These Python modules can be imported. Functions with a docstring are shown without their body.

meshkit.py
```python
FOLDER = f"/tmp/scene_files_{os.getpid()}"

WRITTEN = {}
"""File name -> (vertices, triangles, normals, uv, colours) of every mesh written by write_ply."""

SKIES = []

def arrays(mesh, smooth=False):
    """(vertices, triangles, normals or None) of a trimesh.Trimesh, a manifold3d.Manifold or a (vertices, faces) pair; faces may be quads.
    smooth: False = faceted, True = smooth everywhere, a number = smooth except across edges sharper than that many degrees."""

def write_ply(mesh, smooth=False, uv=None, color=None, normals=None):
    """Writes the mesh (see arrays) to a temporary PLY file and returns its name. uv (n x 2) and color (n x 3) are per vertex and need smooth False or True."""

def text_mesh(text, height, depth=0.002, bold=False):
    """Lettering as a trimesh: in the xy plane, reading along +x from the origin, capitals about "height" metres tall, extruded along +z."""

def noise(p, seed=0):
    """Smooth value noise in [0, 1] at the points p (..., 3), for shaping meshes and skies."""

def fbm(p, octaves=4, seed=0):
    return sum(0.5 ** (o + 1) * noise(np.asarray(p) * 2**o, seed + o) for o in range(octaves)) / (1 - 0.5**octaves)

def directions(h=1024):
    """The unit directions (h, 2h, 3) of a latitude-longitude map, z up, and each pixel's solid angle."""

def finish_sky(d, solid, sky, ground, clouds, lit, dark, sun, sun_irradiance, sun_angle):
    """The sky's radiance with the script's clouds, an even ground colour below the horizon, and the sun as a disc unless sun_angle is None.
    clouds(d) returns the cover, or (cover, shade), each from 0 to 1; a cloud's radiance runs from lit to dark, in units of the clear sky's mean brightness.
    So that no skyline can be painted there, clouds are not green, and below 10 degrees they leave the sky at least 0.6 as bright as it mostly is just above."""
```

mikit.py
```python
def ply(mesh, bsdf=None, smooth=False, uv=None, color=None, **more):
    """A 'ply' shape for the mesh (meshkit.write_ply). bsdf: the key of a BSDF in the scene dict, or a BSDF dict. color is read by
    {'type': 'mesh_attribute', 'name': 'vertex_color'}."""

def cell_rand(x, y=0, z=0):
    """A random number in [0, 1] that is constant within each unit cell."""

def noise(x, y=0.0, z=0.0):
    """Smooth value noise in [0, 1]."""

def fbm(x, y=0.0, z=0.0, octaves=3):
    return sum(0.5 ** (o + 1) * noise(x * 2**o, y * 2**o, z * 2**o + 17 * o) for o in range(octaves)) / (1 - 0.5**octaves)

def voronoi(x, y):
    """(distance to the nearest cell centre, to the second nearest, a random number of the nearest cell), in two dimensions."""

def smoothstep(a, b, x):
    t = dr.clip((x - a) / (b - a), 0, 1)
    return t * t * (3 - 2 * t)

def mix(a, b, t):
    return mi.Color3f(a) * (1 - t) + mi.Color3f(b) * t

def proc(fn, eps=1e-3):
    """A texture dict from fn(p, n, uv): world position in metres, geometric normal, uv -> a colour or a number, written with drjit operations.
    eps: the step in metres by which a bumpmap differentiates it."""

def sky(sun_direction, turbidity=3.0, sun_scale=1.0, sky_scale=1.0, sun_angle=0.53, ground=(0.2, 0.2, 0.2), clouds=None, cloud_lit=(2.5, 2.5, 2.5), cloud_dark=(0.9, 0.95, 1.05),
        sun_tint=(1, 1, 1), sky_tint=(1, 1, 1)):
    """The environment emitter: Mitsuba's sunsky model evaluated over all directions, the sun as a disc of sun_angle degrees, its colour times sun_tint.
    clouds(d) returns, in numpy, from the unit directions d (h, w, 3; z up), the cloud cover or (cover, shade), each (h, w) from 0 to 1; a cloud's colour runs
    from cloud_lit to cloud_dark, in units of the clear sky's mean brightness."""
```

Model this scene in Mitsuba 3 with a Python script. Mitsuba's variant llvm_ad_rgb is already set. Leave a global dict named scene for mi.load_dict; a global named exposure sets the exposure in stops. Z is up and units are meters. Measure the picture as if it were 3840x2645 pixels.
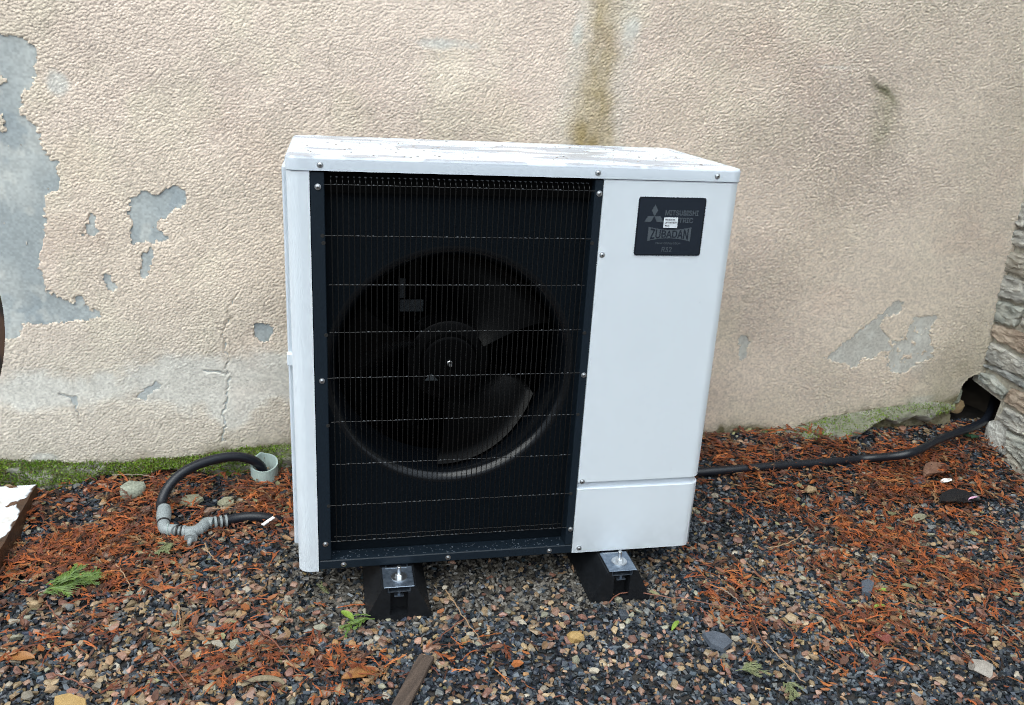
import math
import numpy as np
import trimesh
import shapely
import manifold3d as m3
from scipy.ndimage import gaussian_filter
import drjit as dr
import mitsuba as mi
import mikit
import meshkit
from mikit import proc, noise, fbm, voronoi, smoothstep, mix

T = mi.ScalarTransform4f
scene, labels = {'type': 'scene'}, {}
rng = np.random.default_rng(11)

# ------------------------------------------------------------------ camera, sky, exposure
scene['camera'] = {
    'type': 'perspective', 'fov': 62.44, 'fov_axis': 'x', 'near_clip': 0.02, 'far_clip': 200.0,
    'to_world': T().look_at(origin=[0.0943, -1.8752, 1.3323], target=[0.30069, -0.95241, 1.00685], up=[0.01603, 0.32934, 0.94407]),
}


def overcast(d):
    """A closed cloud deck, brightest overhead and about a third as bright at the horizon."""
    return 1.0 + 0 * d[..., 2], 1 - np.clip(d[..., 2], 0, 1)


scene['sky'] = mikit.sky([-0.42, -0.60, 0.95], turbidity=3, sun_scale=0.30, sun_angle=64, clouds=overcast,
                         cloud_lit=(2.5, 2.8, 3.12), cloud_dark=(0.55, 0.62, 0.69), sun_tint=(0.82, 1.0, 1.22))
exposure = 3.12

# ------------------------------------------------------------------ helpers
def rgb(*c):
    return {'type': 'rgb', 'value': [float(x) for x in c]}


def mat(key, color, rough=0.6, **more):
    d = {'type': 'principled', 'base_color': rgb(*color) if isinstance(color, tuple) else color, 'roughness': rough, **more}
    scene['mat_' + key] = {'type': 'twosided', 'bsdf': d}
    return key


VC = {'type': 'mesh_attribute', 'name': 'vertex_color'}


def free(key):
    if key not in scene and not any(k.startswith(key + '__') for k in scene):
        return key
    i = 1
    while f'{key}_{i:03d}' in scene or any(k.startswith(f'{key}_{i:03d}__') for k in scene):
        i += 1
    return f'{key}_{i:03d}'


counts = {}


def add(key, mesh, bsdf, smooth=False, number=True, **more):
    """One entry of the scene; a taken key gets the next number."""
    if number:
        n = counts.get(key, 0)
        counts[key] = n + 1
        if n:
            key = f'{key}_{n:03d}'
    scene[key] = mesh if isinstance(mesh, dict) else mikit.ply(mesh, 'mat_' + bsdf, smooth, **more)
    return key


def tag(key, label=None, category=None, group=None, kind=None):
    d = {}
    if label: d['label'] = label
    if category: d['category'] = category
    if group: d['group'] = group
    if kind: d['kind'] = kind
    labels[key] = d
    return key


def cat(ms):
    return trimesh.util.concatenate(ms)


def bx(x0, x1, y0, y1, z0, z1, c=0.0):
    """A box, its edges chamfered by c."""
    if c <= 0:
        b = trimesh.creation.box((x1 - x0, y1 - y0, z1 - z0))
        b.apply_translation(((x0 + x1) / 2, (y0 + y1) / 2, (z0 + z1) / 2))
        return b
    p = []
    for sx in (0, 1):
        for sy in (0, 1):
            for sz in (0, 1):
                v = np.array([(x0, x1)[sx], (y0, y1)[sy], (z0, z1)[sz]])
                o = np.array([1 - 2 * sx, 1 - 2 * sy, 1 - 2 * sz]) * c
                for k in range(3):
                    q = v + o
                    q[k] = v[k]
                    p.append(q)
    return trimesh.Trimesh(p).convex_hull


def frames(p):
    p = np.asarray(p, float)
    t = np.gradient(p, axis=0)
    t /= np.linalg.norm(t, axis=1, keepdims=True) + 1e-12
    a = np.zeros_like(t)
    ref = np.array([0, 0, 1.0]) if abs(t[0, 2]) < 0.9 else np.array([1.0, 0, 0])
    for i in range(len(p)):
        ref = ref - t[i] * (ref @ t[i])
        ref /= np.linalg.norm(ref) + 1e-12
        a[i] = ref
    return p, t, a, np.cross(t, a)


def tube(p, r, sides=12, cap=True):
    p, t, a, b = frames(p)
    n = len(p)
    r = np.broadcast_to(np.asarray(r, float), (n,))
    ang = np.arange(sides) * 2 * np.pi / sides
    v = p[:, None] + r[:, None, None] * (np.cos(ang)[None, :, None] * a[:, None] + np.sin(ang)[None, :, None] * b[:, None])
    i, j = np.meshgrid(np.arange(n - 1), np.arange(sides), indexing='ij')
    q = np.stack([i * sides + j, i * sides + (j + 1) % sides, (i + 1) * sides + (j + 1) % sides, (i + 1) * sides + j], -1).reshape(-1, 4)
    f = np.vstack([q[:, [0, 1, 2]], q[:, [0, 2, 3]]])
    v = v.reshape(-1, 3)
    if cap:
        c0, c1 = len(v), len(v) + 1
        v = np.vstack([v, p[:1], p[-1:]])
        k = np.arange(sides)
        f = np.vstack([f, np.c_[np.full(sides, c0), (k + 1) % sides, k], np.c_[np.full(sides, c1), (n - 1) * sides + k, (n - 1) * sides + (k + 1) % sides]])
    return trimesh.Trimesh(v, f, process=False)


def spline(pts, n):
    from scipy.interpolate import CubicSpline
    pts = np.asarray(pts, float)
    d = np.r_[0, np.cumsum(np.linalg.norm(np.diff(pts, axis=0), axis=1))]
    return CubicSpline(d, pts)(np.linspace(0, d[-1], n))


def lathe_y(profile, cx, cz, sides=96):
    """profile of (radius, y) turned about the axis x=cx, z=cz that runs along y."""
    pr = np.asarray(profile, float)
    ang = np.arange(sides) * 2 * np.pi / sides
    v = np.stack([cx + pr[:, 0, None] * np.cos(ang), np.broadcast_to(pr[:, 1, None], (len(pr), sides)), cz + pr[:, 0, None] * np.sin(ang)], -1)
    i, j = np.meshgrid(np.arange(len(pr) - 1), np.arange(sides), indexing='ij')
    q = np.stack([i * sides + j, i * sides + (j + 1) % sides, (i + 1) * sides + (j + 1) % sides, (i + 1) * sides + j], -1).reshape(-1, 4)
    return trimesh.Trimesh(v.reshape(-1, 3), np.vstack([q[:, [0, 1, 2]], q[:, [0, 2, 3]]]), process=False)


def extrude_xy(poly, z0, z1):
    m = trimesh.creation.extrude_polygon(poly, z1 - z0, engine='earcut')
    m.apply_translation((0, 0, z0))
    return m


XZ = np.array([[1, 0, 0, 0], [0, 0, -1, 0], [0, 1, 0, 0], [0, 0, 0, 1.0]])   # drawing (x, y, depth) -> front face (x, -depth, y)


def front(poly, y, depth):
    """A polygon drawn in x and z, extruded from y towards the viewer by depth."""
    m = trimesh.creation.extrude_polygon(poly, depth, engine='earcut')
    m.apply_transform(XZ)
    m.apply_translation((0, y, 0))
    return m


def rrect(x0, y0, x1, y1, r, n=6):
    return shapely.box(x0 + r, y0 + r, x1 - r, y1 - r).buffer(r, quad_segs=n)


def sm(a, b, x):
    t = np.clip((np.asarray(x, float) - a) / (b - a), 0, 1)
    return t * t * (3 - 2 * t)


def zg(x, y):
    return 0.03 * sm(0.35, 0.7, y) + 0.06 * sm(1.0, 1.6, x) * sm(0.3, 0.7, y)


def rot(yaw=0.0, pitch=0.0, roll=0.0):
    return trimesh.transformations.euler_matrix(roll, pitch, yaw)[:3, :3]


WALL = 0.72
# ------------------------------------------------------------------ materials
mat('white_paint', proc(lambda p, n, uv: mix((0.55, 0.60, 0.65), (0.58, 0.63, 0.68), fbm(p.x * 5 + p.y * 5, p.z * 3, 2.0)) * (1 - 0.10 * smoothstep(0.24, 0.11, p.z) * fbm(p.x * 50, p.y * 50, p.z * 40))), 0.36, specular=0.5)
mat('cream_white', (0.49, 0.54, 0.60), 0.42, specular=0.5)
mat('black_plastic', (0.003, 0.0042, 0.006), 0.18, specular=0.45)
mat('black_sheet', (0.0075, 0.013, 0.020), 0.42, specular=0.2)
mat('black_inner', (0.0015, 0.0016, 0.0018), 0.6, specular=0.05)
mat('fan_panel', (0.0036, 0.0058, 0.0085), 0.5, specular=0.06)
mat('motor_label', (0.018, 0.023, 0.027), 0.5)
mat('wire_black', (0.004, 0.004, 0.0042), 0.24, specular=0.5)
mat('fan_grey', (0.0008, 0.0009, 0.0011), 0.30, specular=0.10)
mat('zinc', (0.62, 0.64, 0.66), 0.32, metallic=1.0)
mat('zinc_dull', proc(lambda p, n, uv: mix((0.10, 0.135, 0.19), (0.30, 0.36, 0.44), fbm(p.x * 120, p.y * 120, p.z * 60))), 0.42, metallic=0.9)
mat('rubber', proc(lambda p, n, uv: mix((0.0035, 0.0042, 0.0055), (0.008, 0.0095, 0.012), fbm(p.x * 70, p.y * 40, p.z * 70))), 0.5, specular=0.3)
mat('dark_slot', (0.006, 0.006, 0.006), 0.8)
mat('badge_navy', (0.007, 0.012, 0.021), 0.42, specular=0.4)
mat('badge_grey', (0.055, 0.068, 0.082), 0.5)
mat('sticker_white', (0.56, 0.60, 0.65), 0.5)
mat('sticker_ink', (0.05, 0.05, 0.06), 0.6)
mat('hose_black', (0.007, 0.009, 0.014), 0.36, specular=0.45)
mat('fitting_grey', proc(lambda p, n, uv: mix((0.185, 0.21, 0.215), (0.23, 0.255, 0.26), fbm(p.x * 25, p.y * 25, p.z * 25))), 0.45)
mat('pipe_green', proc(lambda p, n, uv: mix((0.27, 0.35, 0.335), (0.35, 0.425, 0.40), fbm(p.x * 30, p.y * 30, p.z * 30))), 0.42)
mat('ring_black', (0.015, 0.015, 0.016), 0.5)
mat('vertex', VC, 0.34, specular=0.5)
mat('vertex_matt', VC, 0.7, specular=0.3)


def droplet_height(p, n, uv):
    a, b, w = voronoi(p.x * 140, p.y * 140 + p.z * 140)
    return dr.select(w > 0.55, dr.maximum(0.35 - a, 0) * 0.004, 0)


def lid_color(p, n, uv):
    up = dr.maximum(n.z, 0)
    w = fbm(p.x * 9 + 3 * fbm(p.x * 4, p.y * 9, 3), p.y * 26, 5.0, 4)
    film = smoothstep(0.52, 0.62, w) * up
    spots = smoothstep(0.72, 0.78, noise(p.x * 70, p.y * 210, 2.0)) * up
    c = mix((0.50, 0.55, 0.61), (0.24, 0.25, 0.28), film * 0.78)
    return mix(c, (0.16, 0.13, 0.11), spots * 0.3)


mat('lid_paint', proc(lid_color), proc(lambda p, n, uv: mix((0.4, 0.4, 0.4), (0.18, 0.18, 0.18), smoothstep(0.45, 0.6, fbm(p.x * 7, p.y * 30, 5.0)) * dr.maximum(n.z, 0))))


# ------------------------------------------------------------------ the rendered wall: a grey cement layer and a rough coat that has flaked off in patches
gx = np.r_[np.arange(-4.0, -1.02, 0.03), np.arange(-1.02, 2.53, 0.0035)]
gz = np.r_[np.arange(0.0, 1.66, 0.0035), np.arange(1.66, 3.2, 0.03)]
GX, GZ = np.meshgrid(gx, gz, indexing='ij')
shape = GX.shape


def band(s0, s1, seed, an=1.0):
    w = np.random.default_rng(seed).standard_normal(shape)
    a = gaussian_filter(w, (s0 * an, s0)) - gaussian_filter(w, (s1 * an, s1))
    return a / a.std()


def inside(polys):
    m = np.zeros(shape)
    for q in polys:
        pg = shapely.Polygon(q).buffer(0)
        x0, z0, x1, z1 = pg.bounds
        i0, i1 = np.searchsorted(gx, [x0, x1])
        k0, k1 = np.searchsorted(gz, [z0, z1])
        m[i0:i1, k0:k1] = np.maximum(m[i0:i1, k0:k1], shapely.contains_xy(pg, GX[i0:i1, k0:k1], GZ[i0:i1, k0:k1]))
    return m


bare = [
    [(-1.008,1.312),(-0.723,1.328),(-0.686,1.310),(-0.662,1.307),(-0.675,1.267),(-0.679,1.220),(-0.695,1.195),(-0.720,1.175),(-0.736,1.141),(-0.718,1.118),(-0.694,1.095),(-0.686,1.061),(-0.691,1.041),(-0.666,1.012),(-0.655,0.992),(-0.650,0.952),(-0.642,0.937),(-0.682,0.916),(-0.696,0.895),(-0.698,0.864),(-0.706,0.811),(-0.706,0.790),(-0.732,0.732),(-0.729,0.694),(-0.723,0.645),(-0.723,0.623),(-0.683,0.609),(-0.649,0.600),(-0.628,0.617),(-0.617,0.578),(-0.573,0.561),(-0.585,0.549),(-0.615,0.544),(-0.691,0.539),(-0.731,0.531),(-0.780,0.537),(-0.801,0.520),(-0.814,0.495),(-0.840,0.484),(-1.146,0.477)],
    [(-0.467,0.900),(-0.441,0.921),(-0.421,0.927),(-0.398,0.909),(-0.372,0.923),(-0.350,0.942),(-0.319,0.929),(-0.316,0.898),(-0.345,0.876),(-0.377,0.859),(-0.409,0.832),(-0.415,0.816),(-0.430,0.810),(-0.396,0.805),(-0.372,0.792),(-0.402,0.783),(-0.453,0.777),(-0.476,0.774),(-0.466,0.826),(-0.469,0.852)],
    [(-0.585,0.845),(-0.574,0.856),(-0.566,0.840),(-0.558,0.819),(-0.571,0.792),(-0.589,0.802),(-0.603,0.808),(-0.587,0.824)],
    [(-0.456,0.742),(-0.418,0.750),(-0.422,0.723),(-0.441,0.678),(-0.452,0.667),(-0.462,0.673),(-0.457,0.706)],
    [(-0.566,0.684),(-0.541,0.689),(-0.541,0.662),(-0.530,0.645),(-0.539,0.625),(-0.557,0.628),(-0.564,0.656)],
    [(-0.146,0.516),(-0.119,0.530),(-0.092,0.509),(-0.093,0.479),(-0.121,0.467),(-0.142,0.486)],
    [(1.837,0.378),(1.911,0.443),(1.978,0.500),(2.031,0.540),(2.082,0.589),(2.111,0.581),(2.102,0.540),(2.051,0.532),(2.023,0.499),(2.067,0.458),(2.095,0.415),(2.039,0.382),(2.034,0.366),(1.978,0.375),(1.978,0.333),(1.950,0.342),(1.919,0.359)],
    [(2.167,0.531),(2.210,0.539),(2.265,0.539),(2.257,0.497),(2.251,0.447),(2.286,0.378),(2.253,0.361),(2.204,0.336),(2.184,0.302),(2.116,0.321),(2.079,0.365),(2.095,0.415),(2.141,0.448)],
    [(1.495,0.456),(1.519,0.461),(1.532,0.414),(1.520,0.372),(1.503,0.408)],
    [(-0.493,0.305),(-0.437,0.341),(-0.427,0.328),(-0.473,0.293),(-0.501,0.275)],
    [(-0.691,0.305),(-0.669,0.274),(-0.671,0.250),(-0.685,0.269)],
]
kept = [
    [(-0.779,1.236),(-0.755,1.235),(-0.744,1.219),(-0.753,1.202),(-0.785,1.196)],
    [(-0.792,1.139),(-0.771,1.130),(-0.765,1.107),(-0.761,1.085),(-0.777,1.080),(-0.799,1.091)],
    [(-0.666,0.611),(-0.648,0.614),(-0.648,0.591),(-0.665,0.589)],
    [(2.062,0.524),(2.115,0.523),(2.125,0.482),(2.105,0.449),(2.062,0.483)],
    [(-0.411,0.834),(-0.378,0.835),(-0.385,0.809),(-0.410,0.813)],
]
worn_polys = [
    [(-0.773,0.390),(-0.647,0.381),(-0.636,0.340),(-0.587,0.421),(-0.556,0.415),(-0.549,0.385),(-0.574,0.338),(-0.567,0.301),(-0.507,0.269),(-0.490,0.336),(-0.472,0.425),(-0.410,0.418),(-0.392,0.376),(-0.334,0.362),(-0.298,0.422),(-0.232,0.427),(-0.180,0.390),(-0.041,0.368),(-0.034,0.293),(-0.185,0.272),(-0.231,0.254),(-0.251,0.192),(-0.316,0.213),(-0.368,0.259),(-0.433,0.261),(-0.508,0.257),(-0.580,0.278),(-0.655,0.310),(-0.672,0.244),(-0.738,0.252),(-0.857,0.274),(-0.872,0.316)],
    [(-0.608,1.367),(-0.585,1.373),(-0.580,1.355),(-0.602,1.338),(-0.618,1.341)],
    [(-0.808,0.135),(-0.772,0.133),(-0.769,0.111),(-0.791,0.106)],
    [(0.318,1.324),(0.426,1.337),(0.536,1.321),(0.651,1.289),(0.668,1.275),(0.538,1.291),(0.411,1.311),(0.325,1.314)],
    [(1.643,1.378),(1.727,1.383),(1.865,1.380),(1.863,1.370),(1.769,1.368),(1.652,1.371)],
    [(0.843,1.507),(0.869,1.512),(0.854,1.485),(0.830,1.429),(0.808,1.420),(0.797,1.448),(0.815,1.467)],
    [(0.933,1.505),(0.977,1.511),(0.984,1.438),(0.949,1.402),(0.919,1.416),(0.938,1.457)],
    [(2.210,0.613),(2.255,0.613),(2.252,0.588),(2.216,0.589)],
    [(2.292,0.203),(2.411,0.217),(2.442,0.171),(2.382,0.146),(2.291,0.167)],
    [(2.177,0.294),(2.254,0.283),(2.272,0.248),(2.206,0.249)],
]
crack_lines = [
    [(-0.190,0.621),(-0.214,0.575),(-0.221,0.540),(-0.244,0.505),(-0.226,0.445),(-0.226,0.390),(-0.238,0.323),(-0.239,0.255),(-0.256,0.198),(-0.257,0.127)],
    [(-0.256,0.529),(-0.244,0.505)],
    [(-0.301,0.374),(-0.263,0.370),(-0.239,0.360)],
    [(-0.716,0.309),(-0.683,0.287),(-0.671,0.250),(-0.678,0.213)],
]
crack_lines[0] = [(x + 0.006 * math.sin(40 * z), z) for x, z in crack_lines[0]]
hole = [(2.416,0.151),(2.424,0.182),(2.431,0.220),(2.444,0.261),(2.461,0.290),(2.480,0.294),(2.495,0.296),(2.552,0.300),(2.602,0.238),(2.640,0.191),(2.661,0.025),(2.450,0.034)]

ragged = 0.14 * band(0.9, 2.4, 18) + 0.13 * band(2.2, 7, 1) + 0.08 * band(6, 16, 2)
patch = gaussian_filter(np.maximum(inside(bare) - inside(kept) - 0.28 * inside(bare[7:8]), 0), 2.2)
gone = sm(0.38, 0.58, patch + 0.9 * ragged * (patch > 0.03))
worn = np.clip(gaussian_filter(inside(worn_polys), 3.0) * 1.05 + 0.28 * ragged * (gaussian_filter(inside(worn_polys), 6.0) > 0.05), 0, 1)
crack = np.zeros(shape)
ridge = np.zeros(shape)
seam = [[(0.097,1.421),(0.099,1.280),(0.096,1.121)]]
for line in crack_lines + seam:
    ls = shapely.LineString(line)
    x0, z0, x1, z1 = ls.buffer(0.03).bounds
    i0, i1 = np.searchsorted(gx, [x0, x1])
    k0, k1 = np.searchsorted(gz, [z0, z1])
    pts = shapely.points(GX[i0:i1, k0:k1] + 0.004 * (band(4, 9, 7) + 0.6 * band(1.2, 3, 17))[i0:i1, k0:k1], GZ[i0:i1, k0:k1])
    d = shapely.distance(pts, ls)
    crack[i0:i1, k0:k1] = np.maximum(crack[i0:i1, k0:k1], (0.45 if line is seam[0] else 1.0) * np.exp(-(d / 0.0021) ** 2))
    ridge[i0:i1, k0:k1] = np.maximum(ridge[i0:i1, k0:k1], np.exp(-((d - 0.011) / 0.007) ** 2))

grain = np.tanh(1.2 * band(0.40, 0.85, 3, 1.1))
swell = 0.0020 * band(16, 60, 5) + 0.0003 * band(5, 14, 6)
rough = (1 - 0.72 * worn) * (0.75 + 0.25 * np.clip(band(40, 90, 8), -1, 1))
thick = 0.0042 * (1 - gone) - 0.0035 * gone - 0.0018 * worn * (1 - gone) - 0.0060 * crack + 0.0004 * ridge
thick = np.where(thick > 0, thick * np.interp(gx, [0.9, 1.4], [1, 0.65])[:, None], thick)
coat_y = WALL - thick - 0.00105 * (1 + 1.1 * sm(0.8, 1.6, GX)) * grain * rough * (1 - gone) - swell
coat_y += 0.012 * np.clip(band(60, 160, 9), -2, 2) * 0.3
cement_y = WALL + 0.012 * np.clip(band(60, 160, 9), -2, 2) * 0.3 - swell + 0.0005 * band(8, 22, 10) + 0.0004 * band(0.6, 1.6, 12)
hole_pg = shapely.Polygon(hole).buffer(0)
out = shapely.contains_xy(hole_pg, GX + 0.006 * band(3, 9, 13), GZ + 0.006 * band(3, 9, 14))
moss_edge = np.interp(gx, [-4, -0.9, -0.5, -0.3, -0.18, 0.0, 1.4, 1.8, 2.1, 2.4, 2.6], [0.07, 0.075, 0.05, 0.06, 0.085, 0.10, 0.10, 0.10, 0.15, 0.20, 0.2])


def grid_mesh(yy, drop, sx=1, sz=1):
    nx, nz = yy.shape
    idx = np.arange(nx * nz).reshape(nx, nz)
    a, b, c, d = idx[:-1, :-1], idx[1:, :-1], idx[1:, 1:], idx[:-1, 1:]
    keep = ~(drop[:-1, :-1] | drop[1:, 1:] | drop[1:, :-1] | drop[:-1, 1:])
    f = np.vstack([np.stack([a[keep], b[keep], c[keep]], -1), np.stack([a[keep], c[keep], d[keep]], -1)])
    return f


v = np.stack([GX, coat_y, GZ], -1).reshape(-1, 3)
f = grid_mesh(coat_y, (gone > 0.995) | out)
used = np.unique(f)
remap = np.full(len(v), -1)
remap[used] = np.arange(len(used))
coat = trimesh.Trimesh(v[used], remap[f], process=False)


def blob(p, x, z, sx, sz):
    return dr.exp(-dr.square((p.x - x) / sx) - dr.square((p.z - z) / sz))


def worn_at(p):
    """Where the coat is worn thin and shows the cement through."""
    w = blob(p, -0.75, 0.32, 0.24, 0.07) + blob(p, -0.36, 0.34, 0.16, 0.10) + blob(p, -0.13, 0.35, 0.15, 0.09) + blob(p, 0.05, 0.36, 0.14, 0.06) + blob(p, -0.22, 0.23, 0.06, 0.06)
    w += blob(p, -0.78, 0.10, 0.05, 0.02) + blob(p, -0.62, 1.21, 0.04, 0.04) + 0.7 * blob(p, 0.45, 1.37, 0.16, 0.025) + 0.6 * blob(p, 1.68, 1.37, 0.09, 0.012)
    w += 0.8 * blob(p, 0.82, 1.44, 0.025, 0.07) + 0.8 * blob(p, 0.985, 1.43, 0.04, 0.07) + 0.7 * blob(p, 2.23, 0.33, 0.06, 0.06) + 0.8 * blob(p, 2.28, 0.20, 0.10, 0.03)
    return smoothstep(0.28, 0.80, w + 0.6 * (fbm(p.x * 22, p.z * 22, 3.0) - 0.5))


def grime_at(p):
    e = 0.062 + 0.04 * smoothstep(-0.45, -0.15, p.x) + 0.05 * smoothstep(1.8, 2.1, p.x) + 0.05 * smoothstep(2.1, 2.4, p.x)
    return dr.exp(-dr.maximum(p.z - e - 0.06 * (fbm(p.x * 14, 1.0, 2.0) - 0.5), 0) / 0.02)


def coat_color(p, n, uv):
    big = fbm(p.x * 2.3 + 4, p.z * 2.3, 1.0, 3)
    mid = fbm(p.x * 7, p.z * 6 + 9, 2.0, 3)
    fine = noise(p.x * 260, p.z * 260, 3.0)
    c = mix((0.66, 0.558, 0.46), (0.69, 0.575, 0.485), smoothstep(0.38, 0.66, big))
    c = mix(c, (0.66, 0.585, 0.46), smoothstep(0.5, 0.75, mid) * 0.5)
    right = smoothstep(0.9, 2.3, p.x + 0.5 * (big - 0.5))
    c = mix(c, (0.645, 0.57, 0.48), right * 0.8)
    low = smoothstep(0.75, 0.25, p.z) * (1 - smoothstep(-0.2, 0.4, p.x))
    c = mix(c, (0.54, 0.495, 0.425), low * 0.8)
    c = mix(c, (0.54, 0.53, 0.49), worn_at(p) * 0.8)
    # the brown algae streak that runs down to the heat pump
    top = smoothstep(1.0, 1.55, p.z)
    mid_x = 0.878 + 0.022 * top + 0.02 * (fbm(p.z * 9, 0.5, 0.5) - 0.5)
    half = 0.082 - 0.036 * top + 0.07 * (fbm(p.z * 11, p.x * 11, 7.0) - 0.5)
    streak = 1 - smoothstep(half * 0.35, half * 1.5, dr.abs(p.x - mid_x + 0.03 * (fbm(p.x * 8, p.z * 8, 3.5) - 0.5)))
    streak *= dr.clip(0.30 + 0.75 * fbm(p.x * 26, p.z * 14, 4.0) + 0.35 * smoothstep(1.25, 1.0, p.z), 0, 1)
    c = mix(c, (0.325, 0.25, 0.115), streak * 0.92)
    pale = 1 - smoothstep(half * 1.0, half * 2.4, dr.abs(p.x - mid_x))
    c = mix(c, (0.50, 0.485, 0.42), pale * (1 - streak) * 0.4)
    # a smear of green algae below a scrape, high on the right
    sx, sz = p.x - 1.865, p.z - 1.31
    arc = dr.exp(-dr.square((sz + 9.0 * sx * dr.abs(sx) + 0.22 * sx) / 0.016)) * dr.exp(-dr.square((sx - 0.0) / 0.055))
    c = mix(c, (0.10, 0.095, 0.05), dr.clip(arc * (0.5 + fbm(p.x * 60, p.z * 60, 1.0)), 0, 1) * 0.85)
    run = dr.exp(-dr.square((sx - 0.025) / 0.045)) * smoothstep(0.03, -0.04, sz) * smoothstep(-0.30, -0.08, sz)
    c = mix(c, (0.27, 0.27, 0.15), run * 0.45 * (0.5 + fbm(p.x * 30, p.z * 20, 6.0)))
    # moss and splashed dirt above the footing
    g = dr.clip(grime_at(p) * (0.45 + 1.1 * fbm(p.x * 45, p.z * 45, 8.0)), 0, 1)
    c = mix(c, mix((0.10, 0.085, 0.035), (0.15, 0.14, 0.085), noise(p.x * 40, p.z * 40, 1.0)), g)
    damp = smoothstep(2.0, 2.5, p.x) * smoothstep(0.75, 0.15, p.z)
    c = mix(c, (0.30, 0.275, 0.19), damp * 0.7 * (0.4 + fbm(p.x * 12, p.z * 12, 2.0)))
    c = mix(c, (0.55, 0.36, 0.29), smoothstep(0.62, 0.80, fbm(p.x * 5, p.z * 5, 30.0)) * 0.12)
    grit = noise(p.x * 150 + 40, p.z * 165, 9.0)
    return c * (0.74 + 0.16 * fine + 0.35 * grit)


def cement_color(p, n, uv):
    a = fbm(p.x * 6, p.z * 5, 11.0, 4)
    b = fbm(p.x * 30, p.z * 22, 3.0)
    c = mix((0.315, 0.345, 0.35), (0.41, 0.43, 0.42), smoothstep(0.35, 0.65, a))
    c = mix(c, (0.27, 0.31, 0.33), smoothstep(0.60, 0.68, fbm(p.x * 9 + 5, p.z * 9, 4.0)) * 0.6)
    c = mix(c, (0.41, 0.395, 0.36), smoothstep(0.9, 1.6, p.x) * 0.85)
    c = mix(c, (0.50, 0.505, 0.475), smoothstep(0.55, 0.72, b) * 0.5)
    return c * (0.86 + 0.28 * noise(p.x * 160, p.z * 170, 5.0))


mat('coat', proc(coat_color), 0.93, specular=0.15)


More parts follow.
